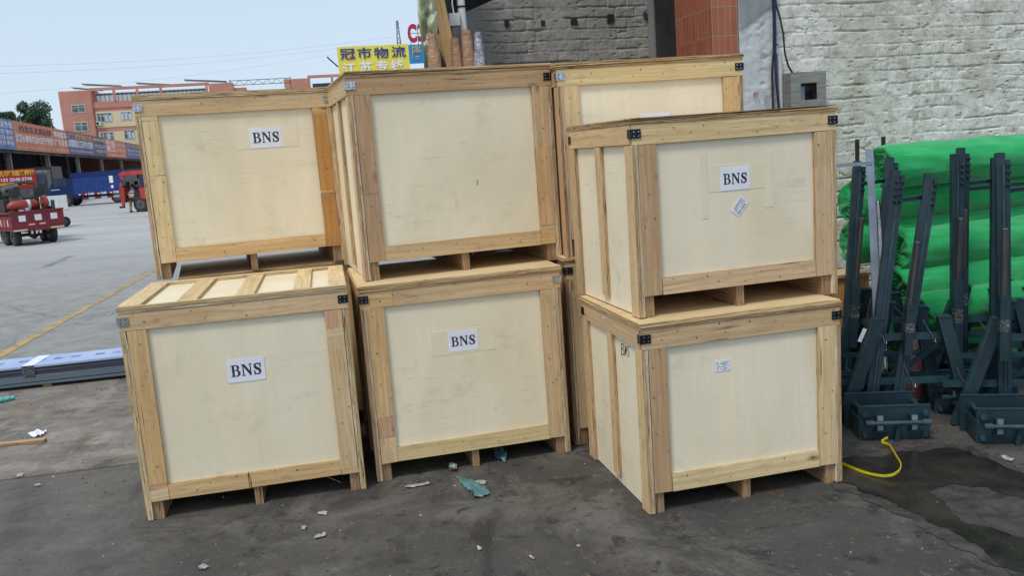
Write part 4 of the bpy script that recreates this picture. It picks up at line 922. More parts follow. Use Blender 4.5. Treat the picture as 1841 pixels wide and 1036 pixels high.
# ---------------------------------------------------------------- YELLOW STRAP
M['yel'] = simple('yellow_strap', lin(226, 208, 16), lin(200, 180, 10), 30, .4, 0, .1)
SP = [(1500, 828, .012), (1528, 840, .012), (1555, 850, .014), (1585, 856, .02), (1605, 854, .03), (1618, 845, .035), (1619, 834, .03), (1612, 822, .02), (1605, 810, .012), (1598, 800, .01), (1585, 795, .015), (1590, 790, .03), (1597, 787, .035)]
pts = [gr(a, b2, z) for a, b2, z in SP]; fine = []
for i in range(len(pts)-1):
    p0, p1, p2, p3 = pts[max(0, i-1)], pts[i], pts[i+1], pts[min(len(pts)-1, i+2)]
    for k in range(6):
        t_ = k/6; fine.append(.5*((2*p1)+(-p0+p2)*t_+(2*p0-5*p1+4*p2-p3)*t_*t_+(-p0+3*p1-3*p2+p3)*t_**3))
g = MB()
for i in range(len(fine)-1):
    a, b2 = fine[i], fine[i+1]; d = (b2-a).normalized(); s_ = Vector((d.y, -d.x, 0))*.002; u0 = Vector((0, 0, .006))
    P = [a-s_-u0, a+s_-u0, a+s_+u0, a-s_+u0, b2-s_-u0, b2+s_-u0, b2+s_+u0, b2-s_+u0]
    g.idx(P, [(0, 1, 5, 4), (1, 2, 6, 5), (2, 3, 7, 6), (3, 0, 4, 7)], M['yel'])
tag(g.build('plastic_strap'), 'yellow plastic strap curling in the puddle beside the lower right crate', 'strap')

# ---------------------------------------------------------------- BUNDLE OF PROFILES ON THE LEFT
M['bfilm'] = simple('pale_blue_film', lin(176, 192, 226), lin(158, 176, 214), 3, .3, 0, .4, bd=.004)
M['navyst'] = simple('dark_grey_aluminium', lin(78, 76, 92), lin(62, 60, 74), 6, .35, .3, .1, stretch=(.3, 1, 6))
M['slate'] = simple('slate_grey_profile', lin(120, 134, 144), lin(98, 112, 124), 5, .35, .4, .1, stretch=(.3, 1, 9))
p0, p1 = gr(0, 706), gr(217, 682); d = (p1-p0).normalized(); yb_ = math.atan2(d.y, d.x); lnb = (p1-p0).length
br = thing('profile_bundle', (p0.x-d.x*1.4, p0.y-d.y*1.4, 0), 'long bundle of metal profiles under pale blue printed film lying at the left', 'metal profiles', yb_)
LB = 1.4+lnb+1.1
g = MB(); zz_ = .03
for x in (.3, LB*.5, LB-.5): g.box((x, .02, 0), (x+.07, .40, .028), M['board'], M['ply'], TN['brown'])
g.build('bearer', br)
g = MB(); g.box((0, 0, .03), (LB, .4, .052), M['slate']); g.box((0, .012, .058), (LB, .4, .115), M['slate']); g.build('profile', br)
g = MB(); g.box((0, .02, .118), (LB, .41, .19), M['navyst']); g.box((0, .016, .15), (LB, .018, .155), M['slate']); g.build('profile', br)
g = MB(); g.box((0, .012, .193), (LB, .415, .197), M['bfilm']); g.box((0, .010, .180), (LB, .0118, .197), M['bfilm']); fm = g.build('film', br)
txt = []
for k, x in enumerate([x_ for x_ in [.4+.62*i for i in range(7)] if x_ < LB-.3]):
    for j, s_ in enumerate('铝业型材'):
        cu = bpy.data.curves.new('t', 'FONT'); cu.body = s_; cu.size = .09; cu.extrude = .0004; cu.align_x = 'CENTER'; cu.align_y = 'CENTER'; cu.resolution_u = 2
        txt.append((from_curve(cu, None, M['ink'], None, Matrix.Translation((x+.14*j-.1, .22, .1978))), 0))
M['bprint'] = simple('blue_print', lin(84, 112, 180), lin(96, 122, 186), 30, .5)
join_me('lettering', txt, [M['bprint']], fm)
g = MB(); xt = 1.4+lnb*.2; g.box((xt, .008, .1), (xt+.10, .0095, .2), M['plast']); g.box((xt, .0095, .198), (xt+.10, .418, .2), M['paper']); g.build('tape_band', br)

# ---------------------------------------------------------------- LITTER
M['tealpl'] = simple('torn_teal_plastic', lin(104, 150, 152), lin(70, 112, 116), 24, .35, 0, .9, bd=.01)
M['cyanpl'] = simple('cyan_plastic', lin(110, 214, 208), lin(84, 184, 182), 20, .4, 0, .4)
M['crump'] = simple('crumpled_wrapper', lin(190, 190, 186), lin(120, 120, 118), 60, .4, 0, .9, bd=.005)
M['whitepl'] = simple('white_scrap', lin(186, 182, 174), lin(130, 126, 118), 40, .6, 0, .6)
def scrap(name, poly, mat, lift, seed, label, cat='litter', grp=None):
    pts = ragged(poly, .006, .014, seed, 0.); c_ = Vector((0, 0, 0))
    for v in pts: c_ += v
    c_ /= len(pts); g = MB(); rings = 5; V = []
    for j in range(rings):
        f = 1-j/rings
        for v in pts:
            q = c_+(v-c_)*f; h = .005+lift*(abs(mnoise.noise(q*26+Vector((seed, 0, 0))))*1.6+.15*(1-f)); V.append((q.x-c_.x, q.y-c_.y, h))
    n = len(pts); V.append((0, 0, .005+lift*.5))
    F = [(j*n+k, j*n+(k+1) % n, (j+1)*n+(k+1) % n, (j+1)*n+k) for j in range(rings-1) for k in range(n)]+[((rings-1)*n+k, (rings-1)*n+(k+1) % n, rings*n) for k in range(n)]
    g.idx(V, F, mat); return tag(g.build(name, None, (c_.x, c_.y, 0)), label, cat, grp)
scrap('plastic_scrap', [(818, 858), (828, 861), (846, 868), (862, 872), (874, 882), (881, 892), (862, 898), (852, 899), (843, 884), (832, 876)], M['tealpl'], .02, 1, 'large torn teal plastic scrap on the ground before the middle stack', 'plastic scrap')
scrap('plastic_scrap', [(888, 812), (900, 808), (912, 818), (909, 834), (896, 831), (889, 822)], M['tealpl'], .03, 2, 'smaller teal plastic scrap under the edge of the middle crate', 'plastic scrap')
scrap('foil_scrap', [(808, 842), (814, 838), (822, 841), (820, 851), (811, 851)], M['crump'], .03, 3, 'crumpled silver scrap by the middle skid of the middle crate', 'litter')
scrap('paper_scrap', [(727, 879), (740, 874), (758, 872), (773, 870), (772, 873), (750, 877), (735, 880)], M['whitepl'], .01, 4, 'long thin white scrap on the ground before the lower middle crate', 'litter')
scrap('card_scrap', [(850, 868), (858, 866), (874, 867), (872, 874), (860, 873)], M['whitepl'], .006, 5, 'pale pinkish card scrap touching the large teal plastic', 'litter')
scrap('paper_scrap', [(571, 924), (578, 922), (590, 923), (588, 928), (573, 928)], M['whitepl'], .012, 6, 'white paper scrap in front of the gap between left and middle stacks', 'litter')
scrap('paper_scrap', [(565, 969), (572, 963), (585, 962), (587, 967), (574, 970), (567, 973)], M['whitepl'], .015, 7, 'curled white scrap near the bottom, left of centre', 'litter')
scrap('paper_scrap', [(542, 950), (547, 947), (552, 950), (548, 955), (543, 954)], M['whitepl'], .012, 8, 'small white scrap left of the curled one', 'litter')
scrap('paper_scrap', [(857, 988), (862, 985), (868, 987), (866, 992), (859, 992)], M['whitepl'], .012, 9, 'small pale scrap near the bottom centre', 'litter')
scrap('paper_scrap', [(50, 783), (64, 777), (84, 778), (74, 787), (58, 788)], M['paper'], .02, 10, 'white folded paper beside the timber offcut at the left', 'litter')
scrap('paper_scrap', [(27, 856), (34, 853), (43, 854), (40, 859), (30, 860)], M['whitepl'], .008, 11, 'flat white scrap by the joint at far left', 'litter')
scrap('paper_scrap', [(60, 875), (68, 872), (75, 874), (66, 877)], M['whitepl'], .006, 12, 'pale sliver just below the slab joint at left', 'litter')
scrap('paper_scrap', [(356, 1021), (366, 1018), (376, 1021), (368, 1027), (358, 1027)], M['whitepl'], .01, 13, 'white scrap at the very bottom, below the left stack', 'litter')
scrap('paper_scrap', [(950, 1003), (953, 1001), (961, 1008), (959, 1010)], M['whitepl'], .005, 14, 'thin white sliver at the bottom right of centre', 'litter')
scrap('paper_scrap', [(1642, 775), (1650, 772), (1662, 780), (1675, 784), (1660, 786), (1648, 781)], M['whitepl'], .012, 15, 'white shred on the ground between the two handled base boxes', 'litter')
scrap('paper_scrap', [(1798, 822), (1806, 821), (1825, 829), (1818, 833), (1804, 828)], M['whitepl'], .008, 16, 'white streak of paper beside the puddle edge at right', 'litter')
def cyan():
    a, b2 = gr(-12, 728), gr(27, 719); g = MB(); n = 12
    g.tube([a.lerp(b2, i/n)+Vector((0, 0, .02+.006*math.sin(i*1.7))) for i in range(n+1)], [.02*(1-.6*abs(i/n-.4)) for i in range(n+1)], M['cyanpl'], 10); return tag(g.build('plastic_tube'), 'bright cyan plastic tube at the left edge below the bundle', 'plastic tube')
cyan()
a, b2 = gr(-30, 806), gr(82, 795); a.z = b2.z = .012; g = MB(); g.bar(a, b2, .045, .02, M['board'], (0, 0, 1), M['ply']); g.tn = [TN['brown']]*len(g.f); o = g.build('timber_offcut'); tag(o, 'brown timber offcut lying on the ground at the far left', 'plank')
a, b2 = gr(555, 866), gr(613, 870); g = MB(); g.tube([a+Vector((0, 0, .008)), a.lerp(b2, .5)+Vector((0, 0, .04)), b2+Vector((0, 0, .006))], .0022, M['board'], 6); g.tn = [TN['yel']]*len(g.f); tag(g.build('wood_splinter'), 'thin wood splinter sticking out below the bottom left crate', 'splinter')
# grit and tiny crumbs, uncountable
g = MB(); rr = random.Random(11); grit_m = [M['whitepl'], simple('dark_grit', (.05, .048, .045, 1), (.02, .02, .02, 1), 30, .9), simple('brown_grit', lin(120, 96, 74), lin(90, 74, 58), 30, .9)]
for i in range(2600):
    y = 2.3+rr.random()**1.6*6.5; x = rr.uniform(-.66, .66)*y*1.02
    s_ = rr.choice((.0025, .003, .004, .005, .009)) * rr.uniform(.7, 1.3); mt = grit_m[0] if rr.random() < .16 else grit_m[rr.choice((1, 2, 2))]
    an = rr.uniform(0, 6.3); c_, q_ = math.cos(an)*s_, math.sin(an)*s_; e = rr.uniform(.4, 1)
    g.idx([(x-c_, y-q_, .001), (x+q_*e, y-c_*e, .001), (x+c_, y+q_, .001), (x-q_*e, y+c_*e, .001), (x+rr.uniform(-.3, .3)*s_, y, .001+s_*.7)], [(0, 1, 4), (1, 2, 4), (2, 3, 4), (3, 0, 4)], mt)
tag(g.build('grit'), 'fine grit and crumbs scattered over the dark ground', None, None, 'stuff')

# ---------------------------------------------------------------- FAR SIDE OF THE YARD
# long open shed: its front line runs from S0 away along SD
SD = Vector((-.277, 1, 0)).normalized(); YS = math.atan2(SD.y, SD.x); S0 = Vector((-36.4, 62.9, 0))
def sh(px, py): return hit(px, py, S0, YS)
M['shedw'] = simple('shed_inner_wall', lin(74, 72, 70), lin(44, 44, 46), .4, .9); M['shedpost'] = simple('concrete_post', lin(150, 146, 142), lin(112, 106, 102), 3, .8)
shd = thing('open_shed', S0, 'long open sided loading shed with concrete posts and dark inside', 'shed', YS)
s_l, _ = sh(-60, 250); s_r, _ = sh(262, 280); z_b = sh(60, 272)[1]; z_t = sh(60, 224)[1]; zc = z_b
g = MB(); g.box((s_l-20, .25, z_t-.25), (s_r+50, 16, z_t), M['roofm']); g.build('roof', shd)
g = MB(); g.box((s_l-20, 15, 0), (s_r+50, 15.3, z_t-.25), M['shedw']); g.box((s_l-20.3, .3, 0), (s_l-20, 15, z_t-.3), M['shedw']); g.box((s_r+50, .3, 0), (s_r+50.3, 15, z_t-.3), M['shedw']); g.build('wall', shd)
g = MB(); g.box((s_l-20, .02, z_b-.25), (s_r+50, .2, z_t-.1), M['shedw']); g.build('fascia', shd)
for a, b2 in (((28, 290), (36, 360)), ((91, 285), (108, 366)), ((145, 290), (152, 320)), ((187, 290), (192, 312)), ((222, 290), (226, 310))):
    s_, _ = sh((a[0]+b2[0])/2, (a[1]+b2[1])/2); g = MB(); g.box((s_-.17, .22, 0), (s_+.17, .55, z_b-.25), M['shedpost']); g.build('post', shd)
    g = MB(); g.box((s_-.17, 7, 0), (s_+.17, 7.3, z_t-.3), M['shedpost']); g.build('post', shd)
# sign boards along the fascia
def colmat(name, c, k=.93): return simple(name, c, tuple(x*k for x in c[:3])+(1,), .5, .45, 0, 0)
def sign(px0, px1, bg, label, rows, P=None, sf=sh, ztb=None, dep=.06, root_fn=None):
    s0_, _ = sf(px0, 250); s1_, _ = sf(px1, 250); zt_, zb_ = ztb or (z_t, z_b)
    h_ = zt_-zb_; w_ = s1_-s0_
    o = thing('sign_board', S0+SD*s0_+Vector((0, 0, zb_)), label, 'sign', YS, 'sign boards along the loading shed')
    g = MB(); g.box((0, -.10, 0), (w_-.04, .0, h_), M[bg]); g.build('panel', o)
    for k, (x0, x1, zc_, hh_, txt_, mt) in enumerate(rows):
        n = len(txt_.replace(' ', '')) or 1; full = (x1-x0)*w_
        me = text_me(txt_, hh_*h_, 0, 0, 0, .01, .012*hh_*h_); xs = [v.co.x for v in me.vertices]; wd_ = max(xs)-min(xs)
        f_ = full/max(wd_, .01); me.transform(Matrix.Diagonal((f_, 1, 1, 1))); me.materials.clear(); me.materials.append(M[mt])
        q = bpy.data.objects.new('lettering', me); COL.objects.link(q); q.parent = o; q.location = ((x0+x1)/2*w_, -.115, zc_*h_)
    return o, w_, h_
for nm, c in (('s_blue', lin(64, 104, 168)), ('s_orange', lin(200, 104, 58)), ('s_navy', lin(66, 62, 116)), ('s_dark', lin(62, 58, 74)), ('s_or2', lin(206, 110, 76)), ('s_bl2', lin(84, 96, 138)), ('t_white', lin(236, 232, 236)), ('t_purple', lin(70, 50, 92)), ('t_yel', lin(230, 156, 40)), ('t_cream', lin(226, 200, 168)), ('t_lb', lin(176, 186, 220)), ('s_red', lin(196, 44, 40)), ('t_brightyel', lin(240, 200, 60)), ('s_brown', lin(88, 72, 60))): M[nm] = colmat(nm, c)
sign(-62, 24, 's_blue', 'blue sign board with white lettering at the left edge of the photo', [(.6, .98, .80, .24, '货运专线', 't_white'), (.05, .95, .56, .17, '上海 苏州 无锡 南京 常州', 't_white'), (.05, .95, .37, .17, '杭州 宁波 温州 义乌 台州', 't_white'), (.05, .95, .20, .15, '合肥 芜湖 武汉 长沙 南昌', 't_white')])
sign(24, 94, 's_orange', 'orange sign board with purple title over white town names', [(.13, .95, .74, .26, '西北东北货运部', 't_purple'), (.02, .98, .40, .30, '武汉长春哈尔滨大庆齐齐哈尔', 't_white'), (.02, .98, .11, .09, '电话 一三八 二四六 地址 四区 二十八号', 't_cream')])
sign(94, 119, 's_orange', 'shorter orange sign board with two rows of white lettering', [(.05, .95, .74, .26, '零担整车', 't_white'), (.05, .95, .42, .28, '广东全省', 't_white'), (.05, .95, .12, .09, '电话地址', 't_cream')])
sign(119, 164, 's_navy', 'navy sign board with orange title and large white town names', [(.02, .98, .80, .27, '广西物流', 't_yel'), (.02, .98, .46, .36, '成都重庆江苏四川昆明', 't_white'), (.05, .95, .14, .10, '地址电话专线直达', 't_lb')])
sign(164, 186, 's_dark', 'dark sign board with small grey lettering beside the navy one', [(.05, .95, .82, .16, '货运专线', 't_cream'), (.05, .95, .5, .2, '天津北京石家庄', 't_lb'), (.2, .95, .25, .15, '电话联系', 't_lb')])
sign(186, 222, 's_or2', 'orange sign board with white blocks of lettering', [(.03, .46, .76, .34, '中运', 't_white'), (.5, .97, .74, .2, '山东河北', 't_cream'), (.03, .46, .44, .34, '第三', 't_white'), (.5, .97, .42, .2, '直达专线', 't_cream'), (.1, .9, .12, .12, '电话', 't_cream')])
sign(222, 262, 's_bl2', 'muted blue sign board ending behind the top left crate', [(.05, .6, .8, .2, '三兄弟', 't_yel'), (.62, .97, .78, .16, '货运', 't_lb'), (.05, .95, .5, .16, '福建专线厦门泉州', 't_lb'), (.05, .95, .27, .16, '江西专线南昌赣州', 't_lb')])
# white box on the post, pale panel, cartons inside
s_, z_ = sh(103, 353); p = S0+SD*(s_-.2); o = thing('switch_box', (p.x, p.y, z_-.5), 'white switch box fixed to the shed post beside the blue truck', 'switch box', YS); g = MB(); g.box((-.25, -.12, 0), (.25, .20, 1.0), M['pvc']); g.box((-.2, -.14, .08), (.2, -.122, .92), M['paper']); g.build('box', o)
rc = random.Random(3)
for i, (px, dy) in enumerate(((128, 6), (118, 8), (75, 9), (66, 5), (138, 9), (52, 7))):
    s_, _ = sh(px, 340); base_p = S0+SD*s_+Vector((-SD.y, SD.x, 0))*dy
    o = thing('cargo_pile', base_p, 'stacked cartons inside the shed, pile %s from the post with the switch box' % ('first', 'second', 'third', 'fourth', 'fifth', 'sixth')[i], 'cargo', YS+rc.uniform(-.3, .3), 'cargo piles in the dark shed')
    for zq in range(3):
        g = MB(); x_ = rc.uniform(-.3, .3); g.box((-1+x_, -.7, zq*1.0+.002), (1+x_, .7, zq*1.0+.98), M['carton']); g.build('carton', o)

# ---- vehicles
M['tyre'] = simple('tyre_rubber', (.022, .022, .024, 1), (.04, .038, .036, 1), 20, .75, 0, .2); M['rim'] = simple('grey_rim', lin(128, 128, 130), lin(90, 90, 92), 12, .45, .5)
M['vred'] = simple('faded_red_paint', lin(136, 40, 50), lin(112, 32, 42), 4, .5); M['cabred'] = simple('red_cab_paint', lin(196, 70, 58), lin(168, 54, 46), 3, .35)
M['chas'] = simple('chassis_black', (.03, .03, .032, 1), (.05, .04, .035, 1), 9, .6); M['vblue'] = simple('blue_tarpaulin', lin(36, 74, 148), lin(30, 62, 128), 2.5, .5, 0, .5, bd=.05); M['cabblue'] = simple('blue_cab_paint', lin(30, 58, 116), lin(24, 44, 92), 3, .4)
M['glass'] = simple('cab_glass', (.05, .07, .10, 1), (.08, .10, .13, 1), 2, .08, 0, 0); M['glass'].node_tree.nodes['Principled BSDF'].inputs['Specular IOR Level'].default_value = .8
M['tank'] = simple('orange_red_tank', lin(168, 62, 50), lin(130, 46, 40), 7, .4)
def wheel(root, c, r_, w_, ax=(0, 1, 0), name='wheel'):
    c = Vector(c); ax = Vector(ax); g = MB(); P = [c-ax*w_/2, c-ax*w_*.42, c+ax*w_*.42, c+ax*w_/2]; g.tube(P, [r_*.88, r_, r_, r_*.88], M['tyre'], 28); t_ = g.build(name, root)
    g = MB(); g.tube([c-ax*(w_/2+.012), c+ax*(w_/2+.012)], [r_*.58, r_*.58], M['rim'], 24)
    g.tube([c-ax*(w_/2+.03), c+ax*(w_/2+.03)], r_*.2, M['chas'], 12)
    for k in range(6):
        a_ = k*math.pi/3; o_ = Vector((math.cos(a_), 0, math.sin(a_)))
        g.tube([c+o_*r_*.38-ax*(w_/2+.02), c+o_*r_*.38+ax*(w_/2+.02)], r_*.09, M['chas'], 8)
    g.build('rim', t_); return t_
# cargo tricycle: origin at the middle of the rear axle, +x = forward
pL, pR = gr(31, 442), gr(96, 435); mid_ = (pL+pR)/2; yv = math.atan2(.72, -.72)   # heading, away to the left
hd = Vector((math.cos(yv), math.sin(yv), 0))
tri = thing('cargo_tricycle', (mid_.x, mid_.y, 0), 'dark red cargo tricycle carrying an air compressor in the yard', 'cargo tricycle', yv)
tw = .70; zf, ztp = .50, .98; bx0, bx1 = -.55, 1.45
def tb(name, a, b2, mt, parent=None): g = MB(); g.box(a, b2, M[mt], None, (1, 1, 1, 1)); return g.build(name, parent or tri)
tb('bed_floor', (bx0, -tw, zf), (bx1, tw, zf+.04), 'vred')
tg_ = tb('tailgate', (bx0-.03, -tw, zf-.05), (bx0-.001, tw, ztp-.03), 'vred')
g = MB(); g.box((bx0-.05, -tw-.02, ztp-.029), (bx0+.02, tw+.02, ztp+.01), M['vred']); g.box((bx0-.045, -tw, zf-.08), (bx0-.031, tw, zf-.0), M['vred']); g.build('rail', tg_)
for yy in (-.42, .0, .42): g = MB(); g.box((bx0-.036, yy-.10, zf+.20), (bx0-.031, yy+.08, zf+.37), M['t_white']); g.build('sticker', tg_)
for yy in (-.48, .5): g = MB(); g.box((bx0-.052, yy-.18, zf-.065), (bx0-.046, yy+.18, zf-.02), M['t_cream']); g.build('reflector', tg_)
for yy in (-.1, .18): g = MB(); g.box((bx0-.036, yy-.08, zf+.08), (bx0-.031, yy+.08, zf+.12), M['t_cream']); g.build('sticker', tg_)
for sy_ in (-1, 1):
    y_ = sy_*tw; p_ = tb('side_panel', (bx0, min(y_, y_-sy_*.03), zf-.05), (bx1, max(y_, y_-sy_*.03), ztp-.12), 'vred')
    g = MB(); yy0, yy1 = sorted((y_+sy_*.001, y_-sy_*.031)); g.box((bx0, yy0, ztp-.05), (bx1, yy1, ztp), M['vred'])
    for k in range(7): x_ = bx0+.1+k*(bx1-bx0-.2)/6; g.box((x_-.02, yy0+.002, ztp-.119), (x_+.02, yy1-.002, ztp-.051), M['vred'])
    g.build('rail', p_)
    for k in range(5):
        x_ = bx0+.3+k*.32; g = MB(); ys = sorted((y_+sy_*.002, y_+sy_*.006)); g.box((x_-.03, ys[0], zf+.08), (x_+.03, ys[1], zf+.27), M['t_yel' if k % 2 else 't_white']); g.build('sticker', p_)
    wheel(tri, (0, sy_*.48, .29), .29, .17)
    g = MB(); g.box((-.36, sy_*.48-.12, .60-.14), (.36, sy_*.48+.12, .499), M['chas']); g.build('mudguard', tri)
wheel(tri, (.72, .50, .28), .28, .16); wheel(tri, (.72, -.50, .28), .28, .16); wheel(tri, (2.9, 0, .28), .28, .11)
g = MB(); g.tube([(0, -.45, .29), (0, .45, .29)], .05, M['chas'], 10); g.tube([(0, -.14, .29), (0, 0, .29), (0, .14, .29)], [.06, .15, .06], M['chas'], 14); g.box((-.5, -.3, .38), (3.0, -.22, .449), M['chas']); g.box((-.5, .22, .38), (3.0, .3, .449), M['chas']); g.build('chassis', tri)
g = MB(); g.box((1.6, -.62, .50), (2.9, .62, 1.25), M['cabred']); g.box((2.2, -.6, 1.251), (2.25, .6, 1.9), M['glass']); g.box((1.6, -.64, 1.9), (2.8, .64, 1.97), M['cabred']); g.bar((1.62, -.6, 1.25), (1.62, -.6, 1.9), .05, .05, M['cabred']); g.bar((1.62, .6, 1.25), (1.62, .6, 1.9), .05, .05, M['cabred']); g.build('cab', tri)
# banner at the front of the bed
bnr = MB(); bnr.box((1.40, -.72, 1.62), (1.44, .72, 2.20), M['s_red']); bn = bnr.build('banner', tri)
for sy_ in (-1, 1): g = MB(); g.bar((1.46, sy_*.68, zf), (1.46, sy_*.68, 2.2), .04, .04, M['chas']); g.build('banner_post', tri)
RX = Matrix(((0, 0, -1, 0), (-1, 0, 0, 0), (0, 1, 0, 0), (0, 0, 0, 1)))
def txt_rear(s, h_, x, y, z, mt, wd_, par):
    cu = bpy.data.curves.new('t', 'FONT'); cu.body = s; cu.size = h_; cu.extrude = .003; cu.offset = .006; cu.align_x = 'CENTER'; cu.align_y = 'CENTER'; cu.resolution_u = 2
    me = from_curve(cu, None, M[mt], None, Matrix.Identity(4)); xs = [v.co.x for v in me.vertices]; me.transform(Matrix.Diagonal((wd_/(max(xs)-min(xs)), 1, 1, 1))); me.transform(Matrix.Translation((x, y, z)) @ RX)
    o = bpy.data.objects.new('lettering', me); COL.objects.link(o); o.parent = par
txt_rear('专业打孔切割道路养护', .17, 1.396, 0, 2.08, 't_brightyel', 1.36, bn); txt_rear('电话 133 2248 5746', .13, 1.396, 0, 1.90, 't_white', 1.2, bn); txt_rear('水钻风镐路面破碎', .08, 1.396, 0, 1.77, 't_brightyel', 1.0, bn)
# compressor, engine, cylinders
g = MB(); g.tube([(-.15, .62, 1.14), (-.15, .5, 1.14), (-.15, -.1, 1.14), (-.15, -.22, 1.14)], [.05, .16, .16, .05], M['tank'], 20); t_ = g.build('air_tank', tri)
g = MB(); g.tube([(-.15, .12, 1.14), (-.15, .04, 1.14)], .163, M['pvc'], 20); g.build('band', t_)
g = MB(); g.tube([(-.2, -.30, 1.17), (-.2, -.40, 1.17)], .21, M['tank'], 24); g.tube([(-.2, -.26, 1.17), (-.2, -.46, 1.17)], .07, M['rim'], 12); g.build('flywheel', tri)
g = MB(); g.box((.2, -.35, .541), (.9, .6, 1.35), M['chas']); g.box((.3, -.25, 1.351), (.8, .1, 1.6), M['rim']); g.tube([(.15, .3, 1.5), (.8, .3, 1.5)], .14, M['chas'], 14); g.tube([(.17, .28, 1.3), (.2, .28, 1.3)], .18, M['rim'], 16); g.tube([(.4, -.3, 1.5), (.4, -.35, 1.75), (.55, -.1, 1.8), (.5, .35, 1.72)], .05, M['chas'], 8); g.tube([(.3, .55, 1.62), (.5, .1, 1.7)], .08, M['rim'], 12); g.build('engine', tri)
g = MB()
for k in range(9): x_, y_ = rc.uniform(-.45, -.25), rc.uniform(-.6, .6); g.box((x_, y_, zf+.041), (x_+rc.uniform(.05, .12), y_+rc.uniform(.05, .14), ztp+rc.uniform(-.02, .1)), M[rc.choice(['bluec', 'rim', 'pvc', 'chas', 'tealp'])])
g.tube([(-.4, -.5, ztp), (-.38, -.52, ztp+.25)], .05, M['tealp'], 10); g.build('tools', tri)
for k, y_ in enumerate((-.02, .08, .2)): g = MB(); g.box((bx0-.02, y_-.025, .33), (bx0-.01, y_+.025, .449), M['t_white']); g.build('tag', tri)
# pale panel beyond the tricycle
p = gr(90, 385); p = W(88, 374, 33); o = thing('pale_cart', (p.x, p.y, 0), 'pale grey panelled handcart standing beyond the cargo tricycle', 'handcart', R(6)); g = MB()
zt_ = W(88, 353, 33).z; zb_ = W(88, 374, 33).z; g.box((-.42, 0, zb_-.15), (.38, .05, zt_), M['pvc']); g.box((-.42, .051, zb_-.15), (.38, .8, zb_-.1), M['pvc']); g.box((-.42, .801, zb_-.15), (.38, .85, zt_), M['pvc']); g.build('side_panel', o)
wheel(o, (-.25, .02, .2), .2, .06); wheel(o, (.2, .02, .2), .2, .06); wheel(o, (-.25, .8, .2), .2, .06); wheel(o, (.2, .8, .2), .2, .06)
# dark truck parked inside the shed mouth
s_, _ = sh(66, 355); p = S0+SD*(s_)+Vector((-SD.y, SD.x, 0))*1.0
p = Vector((W(64, 360, 64).x, 64, 0)); o = thing('dark_truck', p, 'dark grey truck cab parked at the shed mouth beyond the tricycle', 'truck', R(108))
def cabmesh(w0, d0, z0, z1, mat, rnd_=.2):
    g = MB(); pr = [(0, z0), (0, z0+(z1-z0)*.5), (.12*d0, z1-rnd_), (.2*d0, z1), (d0, z1), (d0, z0)]; n = len(pr)
    for sgn in (0, 1): pass
    V = [(a_, -w0/2, b_) for a_, b_ in pr]+[(a_, w0/2, b_) for a_, b_ in pr]; g.idx(V, [tuple(range(n))]+[tuple(range(2*n-1, n-1, -1))]+[(k, (k+1) % n, n+(k+1) % n, n+k)[::-1] for k in range(n)], mat); return g
g = cabmesh(2.1, 1.7, .55, 2.75, simple('dark_cab_paint', lin(74, 80, 82), lin(54, 60, 62), 3, .5)); g.build('cab', o, (-.4, 0, 0)); g = MB(); g.box((1.4, -1.1, .9), (6, 1.1, 3.0), M['chas']); g.build('cargo_box', o)
g = MB(); g.box((-.42, -.9, 1.7), (-.405, .9, 2.4), M['glass']); g.build('windscreen', o)
for x_ in (.3, 4.6): wheel(o, (x_, -.95, .45), .45, .25); wheel(o, (x_, .95, .45), .45, .25)
# blue curtain truck, heading left
p1, p2 = gr(120, 372), gr(211, 365); yv = math.atan2(p2.y-p1.y, p2.x-p1.x)
bt = thing('blue_truck', p1, 'blue truck with a tarpaulin cargo box and striped side guard', 'truck', yv)
def bz(px, py): return hit(px, py, p1, yv)
xb0, zb1 = bz(128, 312); _, zb0 = bz(128, 351); xw2 = bz(211, 350)[0]; LT = xw2+5.2
g = MB(); g.box((xb0, .0, zb0), (LT, 2.35, zb1), M['vblue']); cb_ = g.build('cargo_box', bt)
g = MB(); g.box((xb0-.03, -.03, zb1-.28), (LT, 2.38, zb1+.03), M['cabblue'])
for k in range(30): x_ = xb0+.1+k*(LT-xb0)/30; g.tube([(x_, -.015, zb0+.02), (x_, -.015, zb1-.3)], .006, M['vblue'], 6)
g.build('tarpaulin_roof', cb_)
g = cabmesh(2.2, 1.9, .6, zb1-.35, M['cabblue']); g.build('cab', bt, (-1.0, 1.15, 0)); g = MB(); g.box((-.65, .035, 1.45), (.2, .048, 2.05), M['glass']); g.build('side_window', bt); g = MB(); g.box((-.9, .03, 1.2), (-.3, .045, 1.28), M['t_lb']); g.build('door_trim', bt)
g = MB(); g.box((-.8, .3, .5), (LT, 2.0, zb0-.002), M['chas']); g.build('chassis', bt)
for k in range(9): g = MB(); x_ = xb0+.5+k*.42; g.box((x_, -.02, .72), (x_+.41, .02, .88), M['t_lb' if k % 2 else 'vred']); g.box((x_, -.02, .42), (x_+.41, .02, .56), M['vred' if (k+1) % 2 else 't_lb']); g.build('side_guard', bt)
for k in range(11): g = MB(); x_ = xb0+.3+k*.42; g.box((x_, -.03, zb0-.06), (x_+.12, -.002, zb0+.04), M['t_white']); g.build('tie', bt)
for x_ in (0, xw2, xw2+1.2, xw2+3.8): wheel(bt, (x_, .15, .46), .46, .26); wheel(bt, (x_, 2.1, .46), .46, .26)
